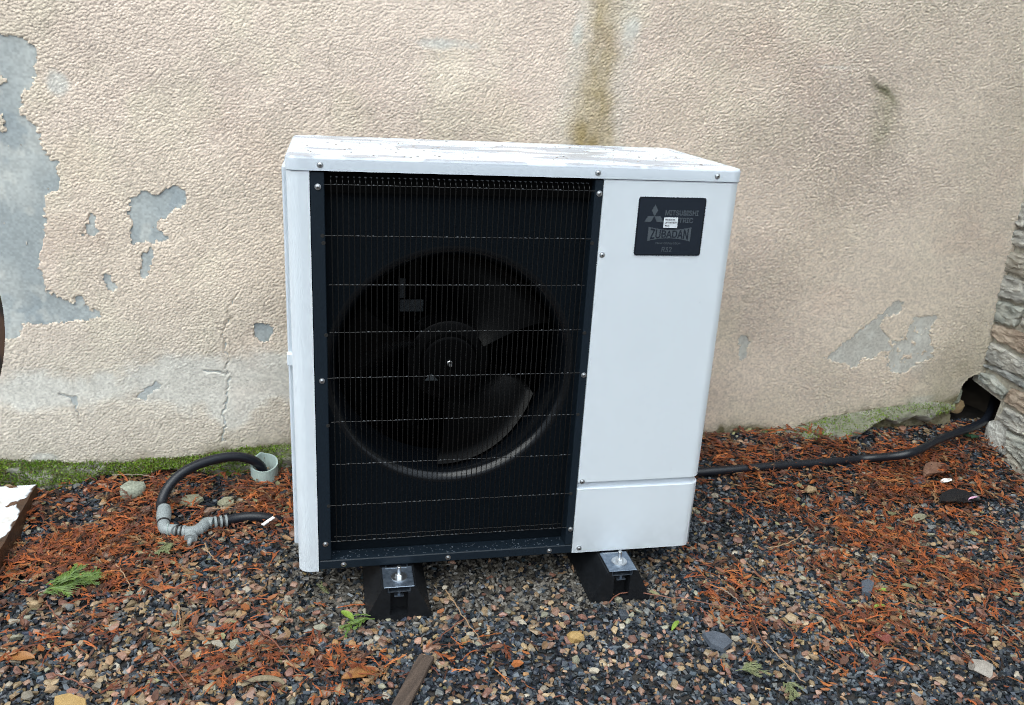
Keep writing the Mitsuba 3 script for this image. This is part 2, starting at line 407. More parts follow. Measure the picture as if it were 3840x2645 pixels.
def coat_grain(p, n, uv):
    j = 0.35 * noise(p.x * 60, p.z * 60, 2.0)
    d1, d2, w = voronoi(p.x * 128 + j, p.z * 142 + j)
    a = smoothstep(0.85, 0.1, d1) * (0.45 + 0.55 * w)
    b = noise(p.x * 420, p.z * 440, 7.0)
    k = 1 - 0.75 * worn_at(p)
    return (a + b * 0.3) * k * (0.9 + 0.75 * smoothstep(0.7, 1.7, p.x))


scene['mat_coat'] = {'type': 'twosided', 'bsdf': {'type': 'bumpmap', 'arbitrary': proc(coat_grain, 0.0006), 'scale': 0.0036, 'bsdf': scene['mat_coat']['bsdf']}}
mat('cement', proc(cement_color), 0.85, specular=0.2)
add('house_wall__render_coat', coat, 'coat', True)
st = 4
cy = cement_y[::st, ::st]
vc = np.stack([GX[::st, ::st], cy, GZ[::st, ::st]], -1).reshape(-1, 3)
fc = grid_mesh(cy, out[::st, ::st])
add('house_wall__cement_layer', trimesh.Trimesh(vc, fc, process=False), 'cement', True)
tag('house_wall', 'beige roughcast house wall with flaked grey patches and a brown streak, behind the heat pump', 'wall')
tag('house_wall__render_coat', 'rough beige render coat, stained and flaking')
tag('house_wall__cement_layer', 'smooth grey cement showing where the render has flaked off')

# the broken hole at the foot of the corner
mat('hole_dark', proc(lambda p, n, uv: mix((0.03, 0.024, 0.018), (0.075, 0.06, 0.045), fbm(p.x * 25, p.y * 25, p.z * 25))), 0.9)
cav = trimesh.creation.icosphere(4, 1.0)
cv = cav.vertices * [0.17, 0.26, 0.17]
cv += cav.vertices * (0.06 * (meshkit.fbm(cav.vertices * 3, 3) - 0.5))[:, None]
cv += [2.53, 0.80, 0.16]
fn = cav.faces[(cv[cav.faces].mean(1)[:, 1] > 0.735) | (cv[cav.faces].mean(1)[:, 0] > 2.53)][:, ::-1]
add('house_wall__hole', trimesh.Trimesh(cv, fn, process=False), 'hole_dark', True)
tag('house_wall__hole', 'dark broken hole at the foot of the corner')

# footing ledges: rough mortar under the moss
mat('footing', proc(lambda p, n, uv: mix(mix((0.16, 0.155, 0.13), (0.30, 0.295, 0.25), fbm(p.x * 40, p.y * 40, p.z * 40)),
                                         mix((0.055, 0.085, 0.018), (0.095, 0.10, 0.035), noise(p.x * 90, p.y * 90, p.z * 90)),
                                         smoothstep(0.36, 0.52, fbm(p.x * 14, p.y * 14, p.z * 30)) * smoothstep(-0.5, 0.35, n.z) * (0.9 - 0.45 * smoothstep(0.5, 1.6, p.x)))), 0.95)


def ledge(xs, top, fronty, bottom, seed):
    xs = np.asarray(xs)
    tz, fy, bz = (np.interp(xs, *q) for q in (top, fronty, bottom))
    prof = np.array([[0, 0.0], [0.15, 0.02], [0.35, 0.05], [0.55, 0.10], [0.75, 0.20], [0.92, 0.34], [1.0, 0.5], [0.98, 0.66], [0.9, 0.82], [0.74, 0.93], [0.5, 1.0], [0.2, 1.06], [0, 1.1]])
    prof = np.stack([np.interp(np.linspace(0, 12, 37), np.arange(13), prof[:, k]) for k in (0, 1)], 1)
    y = (WALL + 0.012) + (fy[:, None] - WALL - 0.012) * prof[None, :, 0]
    z = tz[:, None] + (bz - tz)[:, None] * prof[None, :, 1]
    v = np.stack([np.broadcast_to(xs[:, None], y.shape), y, z], -1)
    n1 = meshkit.fbm(v * [22, 22, 22], 4, seed) - 0.5
    n2 = meshkit.fbm(v * [70, 70, 70], 3, seed + 5) - 0.5
    n3 = meshkit.fbm(v * [9, 0, 0] + [0, 0.5, 0.5], 2, seed + 9) - 0.5
    w = np.clip(prof[None, :, 0] * 1.5, 0, 1)
    v[..., 1] -= w * (0.05 * n1 + 0.018 * n2 + 0.05 * n3)
    v[..., 2] += w * (0.03 * n1 + 0.016 * n2)
    ns, npf = y.shape
    idx = np.arange(ns * npf).reshape(ns, npf)
    a, b, c, d = idx[:-1, :-1], idx[:-1, 1:], idx[1:, 1:], idx[1:, :-1]
    q = np.stack([a, b, c, d], -1).reshape(-1, 4)
    return trimesh.Trimesh(v.reshape(-1, 3), np.vstack([q[:, [0, 1, 2]], q[:, [0, 2, 3]]]), process=False), v


lg1, lv1 = ledge(np.arange(-2.2, 0.12, 0.006), ([-2.2, -0.95, -0.55, -0.32, -0.2, -0.05, 0.12], [0.10, 0.10, 0.075, 0.085, 0.105, 0.115, 0.12]),
                 ([-2.2, -0.9, -0.78, -0.7, -0.6, -0.5, -0.42, -0.33, -0.25, -0.15, 0.12], [0.66, 0.65, 0.645, 0.655, 0.68, 0.675, 0.69, 0.685, 0.66, 0.695, 0.70]),
                 ([-2.2, -0.8, -0.7, -0.62, -0.5, -0.42, -0.3, -0.2, 0.12], [0.0, -0.01, 0.0, 0.04, 0.035, 0.05, 0.03, 0.0, 0.02]), 21)
add('house_wall__footing', lg1, 'footing', True)
lg2, lv2 = ledge(np.arange(1.62, 2.43, 0.006), ([1.62, 1.8, 1.95, 2.1, 2.3, 2.43], [0.09, 0.115, 0.15, 0.175, 0.195, 0.19]),
                 ([1.62, 1.72, 1.85, 2.0, 2.1, 2.2, 2.3, 2.43], [0.70, 0.65, 0.625, 0.635, 0.655, 0.66, 0.655, 0.70]),
                 ([1.62, 1.8, 1.9, 1.98, 2.03, 2.10, 2.16, 2.22, 2.28, 2.34, 2.43], [0.08, 0.075, 0.072, 0.085, 0.125, 0.145, 0.115, 0.150, 0.125, 0.150, 0.15]), 44)
add('house_wall__footing', lg2, 'footing', True)
tag('house_wall__footing', 'moss-grown mortar footing left of the heat pump')
tag('house_wall__footing_001', 'broken pale mortar footing near the corner')

# moss: tiny leaves on the footing
def blades(points, normals, size, cols, r):
    n = len(points)
    d = normals * 0.6 + r.normal(0, 0.6, (n, 3)) + [0, 0, 0.5]
    d /= np.linalg.norm(d, axis=1, keepdims=True)
    s = np.cross(d, r.normal(0, 1, (n, 3)))
    s /= np.linalg.norm(s, axis=1, keepdims=True)
    h = size * r.uniform(0.6, 1.5, (n, 1))
    w = h * 0.32
    v = np.stack([points - s * w, points + s * w, points + d * h], 1).reshape(-1, 3)
    c = np.repeat(cols, 3, axis=0)
    return v, np.arange(3 * n).reshape(-1, 3), c


def moss_on(vv, count, keep, r, size=0.006):
    du = vv[1:, :-1] - vv[:-1, :-1]
    dv = vv[:-1, 1:] - vv[:-1, :-1]
    nn = -np.cross(du, dv)
    nn /= np.linalg.norm(nn, axis=-1, keepdims=True) + 1e-9
    if nn[..., 2].mean() < 0: nn = -nn
    P, N = vv[:-1, :-1].reshape(-1, 3), nn.reshape(-1, 3)
    p = keep(P) * (N[:, 2] > -0.2)
    i = r.choice(len(P), count, p=p / p.sum())
    pts = P[i] + r.normal(0, 0.003, (count, 3))
    t = meshkit.fbm(pts * 12, 3, 4)[:, None]
    u = r.uniform(0, 1, (count, 1))
    col = np.array([[0.07, 0.155, 0.012]]) * (1 - t) + np.array([[0.20, 0.285, 0.032]]) * t
    col = np.where(u < 0.16, [[0.21, 0.21, 0.13]], np.where(u > 0.86, [[0.09, 0.06, 0.02]], col)) * r.uniform(0.6, 1.4, (count, 1))
    return blades(pts, N[i], size, col, r)


r = np.random.default_rng(5)
b1 = moss_on(lv1, 40000, lambda P: np.clip(meshkit.fbm(P * [7, 7, 7], 3, 2) * 2.6 - 0.45, 0, 1) * sm(0.02, -0.25, P[:, 0]) * (P[:, 1] < 0.725) * (P[:, 2] > 0.01) * (P[:, 0] > -1.3), r)
b2 = moss_on(lv2, 3500, lambda P: np.clip(meshkit.fbm(P * [9, 9, 9], 3, 8) * 3 - 1.3, 0, 1) * (P[:, 1] < 0.72), r, 0.005)
add('moss', trimesh.Trimesh(np.vstack([b1[0], b2[0]]), np.vstack([b1[1], b2[1] + len(b1[0])]), process=False), 'vertex_matt', color=np.vstack([b1[2], b2[2]]))
tag('moss', 'green moss growing on the mortar footing along the wall', 'moss', kind='stuff')

# ------------------------------------------------------------------ the stone wall that meets it at the corner
mat('mortar', proc(lambda p, n, uv: mix((0.34, 0.315, 0.26), (0.47, 0.44, 0.37), fbm(p.y * 30, p.z * 30, p.x * 30)) * (0.75 + 0.5 * noise(p.y * 150, p.z * 150, p.x * 150))), 0.95)
stone_cols = {'grey': ((0.26, 0.255, 0.235), (0.40, 0.385, 0.345)), 'green': ((0.24, 0.25, 0.225), (0.37, 0.37, 0.33)), 'brown': ((0.25, 0.19, 0.145), (0.37, 0.30, 0.235)),
              'blue': ((0.19, 0.20, 0.195), (0.31, 0.31, 0.29)), 'buff': ((0.26, 0.235, 0.195), (0.35, 0.325, 0.275))}
for k, (a, b) in stone_cols.items():
    mat('stone_' + k, proc(lambda p, n, uv, a=a, b=b: mix(a, b, smoothstep(0.3, 0.7, fbm(p.y * 22, p.z * 38, p.x * 22, 4))) * (0.85 + 0.3 * noise(p.y * 160, p.z * 160, p.x * 160))), 0.85)
SX = 2.515
mort = shapely.Polygon([(0.76, 2.9), (0.76, 0.26), (0.60, 0.235), (0.625, 0.02), (0.6, -0.05), (-2.2, -0.05), (-2.2, 2.9)])
mm = trimesh.creation.extrude_polygon(mort, 0.30, engine='earcut')
mm.apply_transform(np.array([[0, 0, 1, SX + 0.004], [1, 0, 0, 0], [0, 1, 0, 0], [0, 0, 0, 1.0]]))
add('stone_wall__mortar', mm, 'mortar')


def wall_stone(q, kind, proud, seed, detail=0.008):
    pg = shapely.Polygon(q).buffer(-0.002, join_style=2)
    m = trimesh.creation.extrude_polygon(pg, 0.06, engine='earcut')
    v, f = trimesh.remesh.subdivide_to_size(m.vertices, m.faces, detail)
    c = np.array(pg.centroid.coords[0])
    w = sm(0.05, 0.0, v[:, 2])
    ed = np.array([pg.exterior.distance(shapely.Point(a, b)) for a, b in v[:, :2]])
    depth = proud * (0.55 + 0.45 * np.clip(ed / 0.006, 0, 1)) + 0.006 * (meshkit.noise(np.c_[v[:, :2] * 30, v[:, 2] * 0 + seed % 97], seed) > 0.55)
    v3 = np.stack([SX + v[:, 2] - w * depth, v[:, 0], v[:, 1]], -1)
    nz = meshkit.fbm(v3 * [60, 30, 75], 4, seed) - 0.5
    v3[:, 0] += 0.015 * nz * w
    v3[:, 1:] += 0.014 * (meshkit.fbm(v3 * 40, 2, seed + 3) - 0.5)[:, None]
    t = trimesh.Trimesh(v3, f, process=True)
    t.fix_normals()
    return add('stone_wall__stone', t, 'stone_' + kind, 18)


near = [([(.745, .955), (.738, .872), (.60, .862), (.46, .87), (.46, .965)], 'grey'), ([(.738, .858), (.735, .795), (.58, .80), (.50, .80), (.50, .853)], 'grey'),
        ([(.745, .778), (.738, .70), (.56, .70), (.52, .705), (.52, .78)], 'buff'), ([(.735, .69), (.722, .605), (.52, .615), (.50, .69)], 'grey'),
        ([(.73, .592), (.715, .512), (.61, .525), (.592, .60)], 'green'), ([(.58, .602), (.598, .535), (.42, .52), (.42, .605)], 'grey'),
        ([(.71, .500), (.715, .452), (.46, .428), (.43, .50), (.52, .513), (.60, .512)], 'brown'), ([(.71, .435), (.717, .365), (.62, .352), (.46, .37), (.43, .415), (.55, .425)], 'grey'),
        ([(.728, .345), (.70, .332), (.46, .318), (.40, .32), (.40, .355), (.6, .356)], 'blue'), ([(.727, .305), (.715, .275), (.59, .250), (.575, .285), (.66, .318)], 'green'),
        ([(.56, .307), (.585, .245), (.42, .232), (.36, .24), (.36, .31)], 'brown'), ([(.555, .232), (.60, .175), (.53, .158), (.36, .165), (.36, .222)], 'grey'),
        ([(.53, .15), (.51, .09), (.42, .05), (.34, .04), (.30, .15)], 'green'), ([(.50, .08), (.52, .0), (.36, -.02), (.34, .03), (.42, .045)], 'buff')]
for i, (q, kind) in enumerate(near):
    wall_stone(q, kind, 0.012, 100 + i)
r = np.random.default_rng(8)
z = -0.03
while z < 2.75:
    h = r.uniform(0.07, 0.13)
    y = 0.74
    while y > -2.1:
        w = r.uniform(0.12, 0.30)
        q = [(y, z + r.uniform(0, .01)), (y, z + h - 0.012), (y - w + 0.012, z + h - 0.012 - r.uniform(0, .012)), (y - w + 0.012, z + r.uniform(0, .012))]
        lim = 0.44 if z > 0.31 else 0.34
        if z + h > 0.97 and z < 0.97:
            q = [(a, max(b, 0.972)) for a, b in q]
        if (z >= 0.97 or z + h > 1.0) or y <= lim + 0.14:
            q = [(min(a, 10 if q[0][1] >= 0.97 else lim - 0.012), b) for a, b in q]
            if q[0][0] - q[2][0] > 0.05 and q[1][1] - q[0][1] > 0.03:
                wall_stone(q, str(r.choice(['grey', 'green', 'brown', 'blue', 'buff'], p=[.4, .2, .12, .13, .15])), 0.014, int(r.integers(1e6)), 0.06)
        y -= w
    z += h
# lumps of loose mortar where the pipe enters
lump = trimesh.creation.icosphere(5, 1.0)
lv = lump.vertices.copy()
lv *= (1 + 0.45 * (meshkit.fbm(lv * 2.2, 4, 3) - 0.5) + 0.22 * (meshkit.fbm(lv * 9, 3, 6) - 0.5))[:, None]
lv = lv * [0.035, 0.068, 0.085] + [2.53, 0.575, 0.085]
add('stone_wall__mortar_lump', trimesh.Trimesh(lv, lump.faces, process=False), 'cement', True)
tag('stone_wall', 'wall of grey and brown rubble stones in pale mortar at the right edge', 'wall')
tag('stone_wall__mortar_lump', 'crumbly grey mortar lump beside the hole')

# ------------------------------------------------------------------ the ground, gravel, pebbles and litter
mat('ground_soil', proc(lambda p, n, uv: mix((0.014, 0.012, 0.011), (0.03, 0.026, 0.023), fbm(p.x * 60, p.y * 60, 1.0))), 0.8)
ax = np.r_[-60, -20, -8, -4, -2, np.arange(-1.4, 2.95, 0.05), 4, 8, 20, 60]
ay = np.r_[-60, -20, -8, -4, -2, np.arange(-1.2, 1.25, 0.05), 4]
AX, AY = np.meshgrid(ax, ay, indexing='ij')
AZ = zg(AX, AY) - 0.004
idx = np.arange(AX.size).reshape(AX.shape)
q = np.stack([idx[:-1, :-1], idx[1:, :-1], idx[1:, 1:], idx[:-1, 1:]], -1).reshape(-1, 4)
add('ground', (np.stack([AX, AY, AZ], -1).reshape(-1, 3), q), 'ground_soil', True)
tag('ground', 'bare dark soil under the gravel', kind='structure')

view = shapely.Polygon([(-1.040, 0.745), (-0.635, -0.319), (1.636, -0.676), (2.706, 0.450), (2.62, 0.74), (-1.1, 0.74)]).buffer(0.02)
x0, y0, x1, y1 = view.bounds


def scatter(n, r, dens=None):
    pts = np.zeros((0, 2))
    while len(pts) < n:
        p = r.uniform((x0, y0), (x1, y1), (4 * n, 2))
        p = p[shapely.contains_xy(view, p[:, 0], p[:, 1])]
        if dens is not None:
            p = p[r.uniform(0, 1, len(p)) < dens(p[:, 0], p[:, 1])]
        pts = np.vstack([pts, p])
    return pts[:n]


def gauss(x, y, cx, cy, sx, sy, a=0.0):
    c, s = math.cos(a), math.sin(a)
    u, w = (x - cx) * c + (y - cy) * s, -(x - cx) * s + (y - cy) * c
    return np.exp(-0.5 * ((u / sx) ** 2 + (w / sy) ** 2))


def rough_map(x, y, k, seed):
    return meshkit.fbm(np.stack([x * k, y * k, 0 * x + 0.3], -1), 3, seed)


def litter_density(x, y):
    d = 1.0 * gauss(x, y, -0.62, 0.46, 0.26, 0.16) + 0.9 * gauss(x, y, -0.30, 0.52, 0.16, 0.10) + 0.75 * gauss(x, y, -0.62, 0.26, 0.20, 0.10)
    d += 0.55 * gauss(x, y, -0.14, 0.50, 0.08, 0.12)
    d += 1.0 * gauss(x, y, 1.55, 0.55, 0.40, 0.11) + 1.0 * gauss(x, y, 2.1, 0.50, 0.35, 0.13) + 0.6 * gauss(x, y, 1.85, 0.25, 0.28, 0.13)
    d += 0.6 * gauss(x, y, 1.72, 0.02, 0.22, 0.15) + 0.7 * gauss(x, y, 1.38, -0.26, 0.20, 0.10, -0.3) + 0.45 * gauss(x, y, 1.2, 0.0, 0.08, 0.09) + 0.4 * gauss(x, y, 2.2, 0.1, 0.3, 0.2)
    d += 0.22 * gauss(x, y, -0.35, -0.02, 0.28, 0.16) + 0.35 * gauss(x, y, -0.05, -0.22, 0.2, 0.06) + 0.22 * gauss(x, y, 0.15, -0.25, 0.22, 0.07)
    d *= 1 - 0.75 * gauss(x, y, 1.25, 0.16, 0.14, 0.14)
    k = np.clip(rough_map(x, y, 8, 5) * 3.4 - 1.15, 0.03, 1.4)
    return np.clip(d * k, 0, 1) * (1 - 0.97 * sm(-0.06, 0.0, x) * sm(1.08, 1.0, x) * sm(-0.06, 0.0, y) * sm(0.62, 0.5, y))


BOX = np.array([[-1, -1, -1], [1, -1, -1], [1, 1, -1], [-1, 1, -1], [-1, -1, 1], [1, -1, 1], [1, 1, 1], [-1, 1, 1]], float)
BOXF = np.array([[4, 5, 6], [4, 6, 7], [0, 1, 5], [0, 5, 4], [1, 2, 6], [1, 6, 5], [2, 3, 7], [2, 7, 6], [3, 0, 4], [3, 4, 7]])


def chips(pts, half, cols, r, lift=0.0, tilt=0.4):
    """Angular stone chips: jittered boxes without their undersides, 10 triangles each, as one (vertices, faces, colours)."""
    n = len(pts)
    v = BOX[None] * (1 + r.uniform(-0.45, 0.18, (n, 8, 3)))
    v[:, 4:, :2] *= r.uniform(0.6, 1.0, (n, 1, 1))
    v *= half[:, None, :]
    yaw, pi_, ro = r.uniform(0, 2 * np.pi, n), r.normal(0, tilt, n), r.normal(0, tilt, n)
    cy_, sy_, cp, sp, cr, sr = np.cos(yaw), np.sin(yaw), np.cos(pi_), np.sin(pi_), np.cos(ro), np.sin(ro)
    R = np.empty((n, 3, 3))
    R[:, 0] = np.stack([cy_ * cp, cy_ * sp * sr - sy_ * cr, cy_ * sp * cr + sy_ * sr], -1)
    R[:, 1] = np.stack([sy_ * cp, sy_ * sp * sr + cy_ * cr, sy_ * sp * cr - cy_ * sr], -1)
    R[:, 2] = np.stack([-sp, cp * sr, cp * cr], -1)
    v = np.einsum('nij,nkj->nki', R, v)
    z = zg(pts[:, 0], pts[:, 1]) + half[:, 2] * 0.35 + lift + r.uniform(-0.003, 0.004, n)
    v += np.stack([pts[:, 0], pts[:, 1], z], -1)[:, None]
    f = BOXF[None] + 8 * np.arange(n)[:, None, None]
    return v.reshape(-1, 3), f.reshape(-1, 3), np.repeat(cols, 8, axis=0)


r = np.random.default_rng(2)
N = 57000
pts = scatter(N, r)
px, py = pts.T
lit = litter_density(px, py)
brown_zone = np.clip(0.55 * gauss(px, py, 1.45, -0.15, 0.25, 0.18) + 0.70 * gauss(px, py, -0.25, -0.1, 0.3, 0.25) + 0.15 * gauss(px, py, 0.45, -0.15, 0.25, 0.10) + 0.08, 0, 1)
under = sm(-0.10, 0.02, px) * sm(1.02, 0.92, px) * sm(-0.20, -0.05, py)
size = r.uniform(0.65, 1.35, N)
half = np.stack([size * r.uniform(0.0055, 0.0098, N), size * r.uniform(0.0030, 0.0052, N), size * r.uniform(0.0014, 0.0032, N)], -1)
u = r.uniform(0, 1, N)
base = np.array([[0.0145, 0.019, 0.0255]]) * r.lognormal(0, 0.55, (N, 1)) * r.uniform(0.9, 1.1, (N, 3))
pale = np.array([[0.075, 0.088, 0.102]]) * r.uniform(0.6, 1.4, (N, 1))
tan = np.array([[0.22, 0.145, 0.082]]) * r.uniform(0.5, 1.4, (N, 1)) * r.uniform(0.9, 1.1, (N, 3))
red = np.array([[0.15, 0.075, 0.055]]) * r.uniform(0.5, 1.5, (N, 1))
dry = np.array([[0.085, 0.077, 0.066]]) * r.uniform(0.3, 1.6, (N, 1))
col = np.where((u < 0.12)[:, None], pale, base)
col = np.where(((u > 0.97 - 0.45 * brown_zone))[:, None], tan, col)
col = np.where(((u > 0.90 - 0.2 * brown_zone) & (u < 0.97 - 0.45 * brown_zone))[:, None], red, col)
col = np.where((r.uniform(0, 1, N) < 0.72 * under)[:, None], dry, col)
gv, gf, gc = chips(pts, half, np.clip(col, 0.004, 0.8), r)
# the same gravel goes on beyond the frame, a little coarser
wide = shapely.box(-2.1, -1.25, 2.5, 0.72).difference(view)
qx0, qy0, qx1, qy1 = wide.bounds
op = r.uniform((qx0, qy0), (qx1, qy1), (60000, 2))
op = op[shapely.contains_xy(wide, op[:, 0], op[:, 1])][:19000]
n2 = len(op)
oh = np.stack([r.uniform(0.008, 0.015, n2), r.uniform(0.005, 0.009, n2), r.uniform(0.002, 0.0045, n2)], -1)
oc = np.where((r.uniform(0, 1, n2) < 0.25)[:, None], np.array([[0.19, 0.125, 0.075]]), np.array([[0.018, 0.023, 0.03]])) * r.lognormal(0, 0.5, (n2, 1))
ov, of, occ = chips(op, oh, np.clip(oc, 0.004, 0.8), r)
gv, gf, gc = np.vstack([gv, ov]), np.vstack([gf, of + len(gv)]), np.vstack([gc, occ])
add('gravel', trimesh.Trimesh(gv, gf, process=False), 'vertex', color=gc)
tag('gravel', 'dark slate gravel chippings mixed with brown stones', 'gravel', kind='stuff')

# the larger pebbles, each its own piece of the ground
pebble_cols = [(0.27, 0.19, 0.115), (0.33, 0.24, 0.14), (0.23, 0.14, 0.10), (0.30, 0.17, 0.12), (0.20, 0.10, 0.075), (0.32, 0.28, 0.22), (0.36, 0.20, 0.09), (0.16, 0.165, 0.16), (0.24, 0.23, 0.17), (0.05, 0.06, 0.075)]
for i, c in enumerate(pebble_cols):
    mat(f'pebble_{i}', proc(lambda p, n, uv, c=c, i=i: mi.Color3f(*c) * (0.45 + 0.75 * fbm(p.x * 130 + 9 * i, p.y * 130, p.z * 130))), 0.42, specular=0.5)


def pebble_mesh(seed, flat=0.55, n=17):
    rr = np.random.default_rng(seed)
    p = rr.normal(0, 1, (n, 3))
    p /= np.linalg.norm(p, axis=1, keepdims=True)
    p = np.sign(p) * np.abs(p) ** 0.8
    p *= [1.0, rr.uniform(0.62, 0.9), flat * rr.uniform(0.7, 1.1)]
    p *= rr.uniform(0.82, 1.08, (n, 1))
    return trimesh.Trimesh(p).convex_hull


variants = [pebble_mesh(300 + i) for i in range(14)]
vply = [mikit.ply(m, 'mat_pebble_0', 20) for m in variants]


def place(x, y, z, s, yaw, tx=0.0, ty=0.0):
    return T().translate([float(x), float(y), float(z)]).rotate([0, 0, 1], float(yaw)).rotate([1, 0, 0], float(tx)).rotate([0, 1, 0], float(ty)).scale([float(q) for q in s])


def pebble_density(x, y):
    d = 0.9 * gauss(x, y, 1.45, -0.12, 0.26, 0.16) + 1.0 * gauss(x, y, -0.25, -0.14, 0.30, 0.14) + 0.7 * gauss(x, y, 0.52, -0.13, 0.2, 0.07) + 0.5 * gauss(x, y, 0.1, -0.3, 0.35, 0.08)
    d += 0.35 * gauss(x, y, 1.9, 0.1, 0.4, 0.2) + 0.26 + 0.3 * gauss(x, y, -0.4, 0.2, 0.3, 0.15) + 0.25 * gauss(x, y, 0.9, -0.3, 0.3, 0.12)
    u_ = sm(-0.04, 0.02, x) * sm(1.04, 0.98, x) * sm(-0.05, 0.03, y)
    return np.clip(d, 0, 1) * (1 - u_)


pp = scatter(298, np.random.default_rng(77), pebble_density)
r = np.random.default_rng(78)
for x, y in pp:
    s = r.uniform(0.0095, 0.018) * (1.0 if y < 0.1 else 1.1)
    k = int(r.choice(len(pebble_cols), p=[.19, .15, .14, .12, .10, .09, .05, .06, .06, .04]))
    d = {**vply[int(r.integers(len(vply)))], 'bsdf': {'type': 'ref', 'id': f'mat_pebble_{k}'}, 'to_world': place(x, y, zg(x, y) + 0.004 + s * 0.22, (s * r.uniform(0.9, 1.3), s, s * r.uniform(0.8, 1.2)), r.uniform(0, 360), r.normal(0, 10), r.normal(0, 10))}
    add('ground__pebble', d, None)
# smaller brown pebbles: part of the gravel
r = np.random.default_rng(79)
sp = scatter(2100, r, lambda x, y: np.clip(pebble_density(x, y) + 0.08, 0, 1))
n = len(sp)
hs = r.uniform(0.0055, 0.0125, n) * np.where(sp[:, 0] < 0.1, 1.28, 1.08)
hc = np.array(pebble_cols)[r.choice(len(pebble_cols), n, p=[.17, .14, .15, .13, .11, .10, .05, .06, .06, .03])] * r.uniform(0.5, 1.15, (n, 1))
vs, fs, cs, o = [], [], [], 0
for i in range(n):
    m = variants[i % len(variants)]
    R_ = rot(r.uniform(0, 6.28), r.normal(0, 0.2), r.normal(0, 0.2))
    v = (m.vertices * hs[i]) @ R_.T + [sp[i, 0], sp[i, 1], zg(*sp[i]) + 0.003 + hs[i] * 0.2]
    vs.append(v); fs.append(m.faces + o); cs.append(np.repeat(hc[i:i + 1], len(v), 0)); o += len(v)
add('gravel__small_pebbles', trimesh.Trimesh(np.vstack(vs), np.vstack(fs), process=False), 'vertex', color=np.vstack(cs))
tag('gravel__small_pebbles', 'small brown and tan pebbles among the slate chips', kind='stuff')


# conifer litter ------------------------------------------------------------
def strip(path, w0, w1, up):
    """A narrow roof-shaped leaf or stalk along the path: vertices and faces."""
    p, t, a, b = frames(path)
    n = len(p)
    w = np.linspace(w0, w1, n)[:, None]
    side = np.cross(t, [0, 0, 1.0])
    side /= np.linalg.norm(side, axis=1, keepdims=True) + 1e-9
    v = np.stack([p - side * w, p + [0, 0, 1] * w * up, p + side * w], 1).reshape(-1, 3)
    f = []
    for i in range(n - 1):
        k = 3 * i
        f += [[k, k + 1, k + 4], [k, k + 4, k + 3], [k + 1, k + 2, k + 5], [k + 1, k + 5, k + 4]]
    return v, np.array(f)


def frond(seed, length, dense=1.0, spread=0.75, leaf=0.0020):
    rr = np.random.default_rng(seed)
    n = 6
    bend = rr.normal(0, 0.5)
    s = np.linspace(0, 1, n)
    ang = bend * s
    ax_ = np.stack([np.cumsum(np.cos(ang)), np.cumsum(np.sin(ang)), 0.5 * np.sin(s * 3.0) * rr.uniform(0, 1.2)], -1)
    ax_ = (ax_ - ax_[0]) / (n - 1) * length
    ps = [strip(ax_, leaf * 0.9, leaf * 0.35, 0.9)]
    for k in range(max(2, int(length / 0.0055 * dense))):
        tt = rr.uniform(0.05, 0.97)
        i = int(tt * (n - 1))
        p0 = ax_[i] + (ax_[min(i + 1, n - 1)] - ax_[i]) * (tt * (n - 1) - i)
        d = bend * tt + rr.choice([-1, 1]) * rr.uniform(0.4, spread)
        L = rr.uniform(0.25, 0.5) * length * (1 - 0.65 * tt)
        cv_ = rr.normal(0, 0.3)
        q_ = np.array([[0, 0, 0], [0.5 * L, 0.5 * L * cv_ * 0.3, L * rr.uniform(0, 0.15)], [L, L * cv_ * 0.6, L * rr.uniform(-0.1, 0.15)]])
        R_ = rot(d)
        ps.append(strip(p0 + q_ @ R_.T, leaf, leaf * 0.25, 0.7))
    v, f, o = [], [], 0
    for a, b in ps:
        v.append(a); f.append(b + o); o += len(a)
    return np.vstack(v), np.vstack(f)


r = np.random.default_rng(31)
protos = [frond(500 + i, r.uniform(0.025, 0.06), r.uniform(0.7, 1.5)) for i in range(22)] + [frond(560 + i, r.uniform(0.02, 0.055), 0.0, leaf=r.uniform(0.0013, 0.0026)) for i in range(10)] + [frond(600 + i, r.uniform(0.010, 0.020), 3.0, 1.1, 0.0024) for i in range(12)]
M = 6800
lp = scatter(M, r, litter_density)
lcols = np.array([[0.28, 0.075, 0.022], [0.18, 0.048, 0.018], [0.12, 0.038, 0.022], [0.33, 0.115, 0.036], [0.075, 0.032, 0.019], [0.20, 0.115, 0.055], [0.03, 0.018, 0.013]])
vs, fs, cs, o = [], [], [], 0
dn = litter_density(*lp.T)
for i in range(M):
    v, f = protos[int(r.integers(len(protos)))]
    s = r.uniform(0.7, 1.25)
    lo = 0.010 if dn[i] > 0.3 else 0.007
    R_ = rot(r.uniform(0, 6.28), r.normal(0, 0.20), r.normal(0, 0.3))
    w = (v * s) @ R_.T
    w[:, 2] -= min(w[:, 2].min(), 0) * 0.7
    w += [lp[i, 0], lp[i, 1], zg(*lp[i]) + lo + r.uniform(-0.004, 0.010) * (0.5 + dn[i])]
    c = lcols[r.choice(7, p=[.24, .20, .18, .06, .18, .06, .08])] * r.uniform(0.65, 1.3)
    vs.append(w); fs.append(f + o); cs.append(np.repeat(c[None], len(w), 0)); o += len(w)
fl = scatter(3200, r, litter_density)
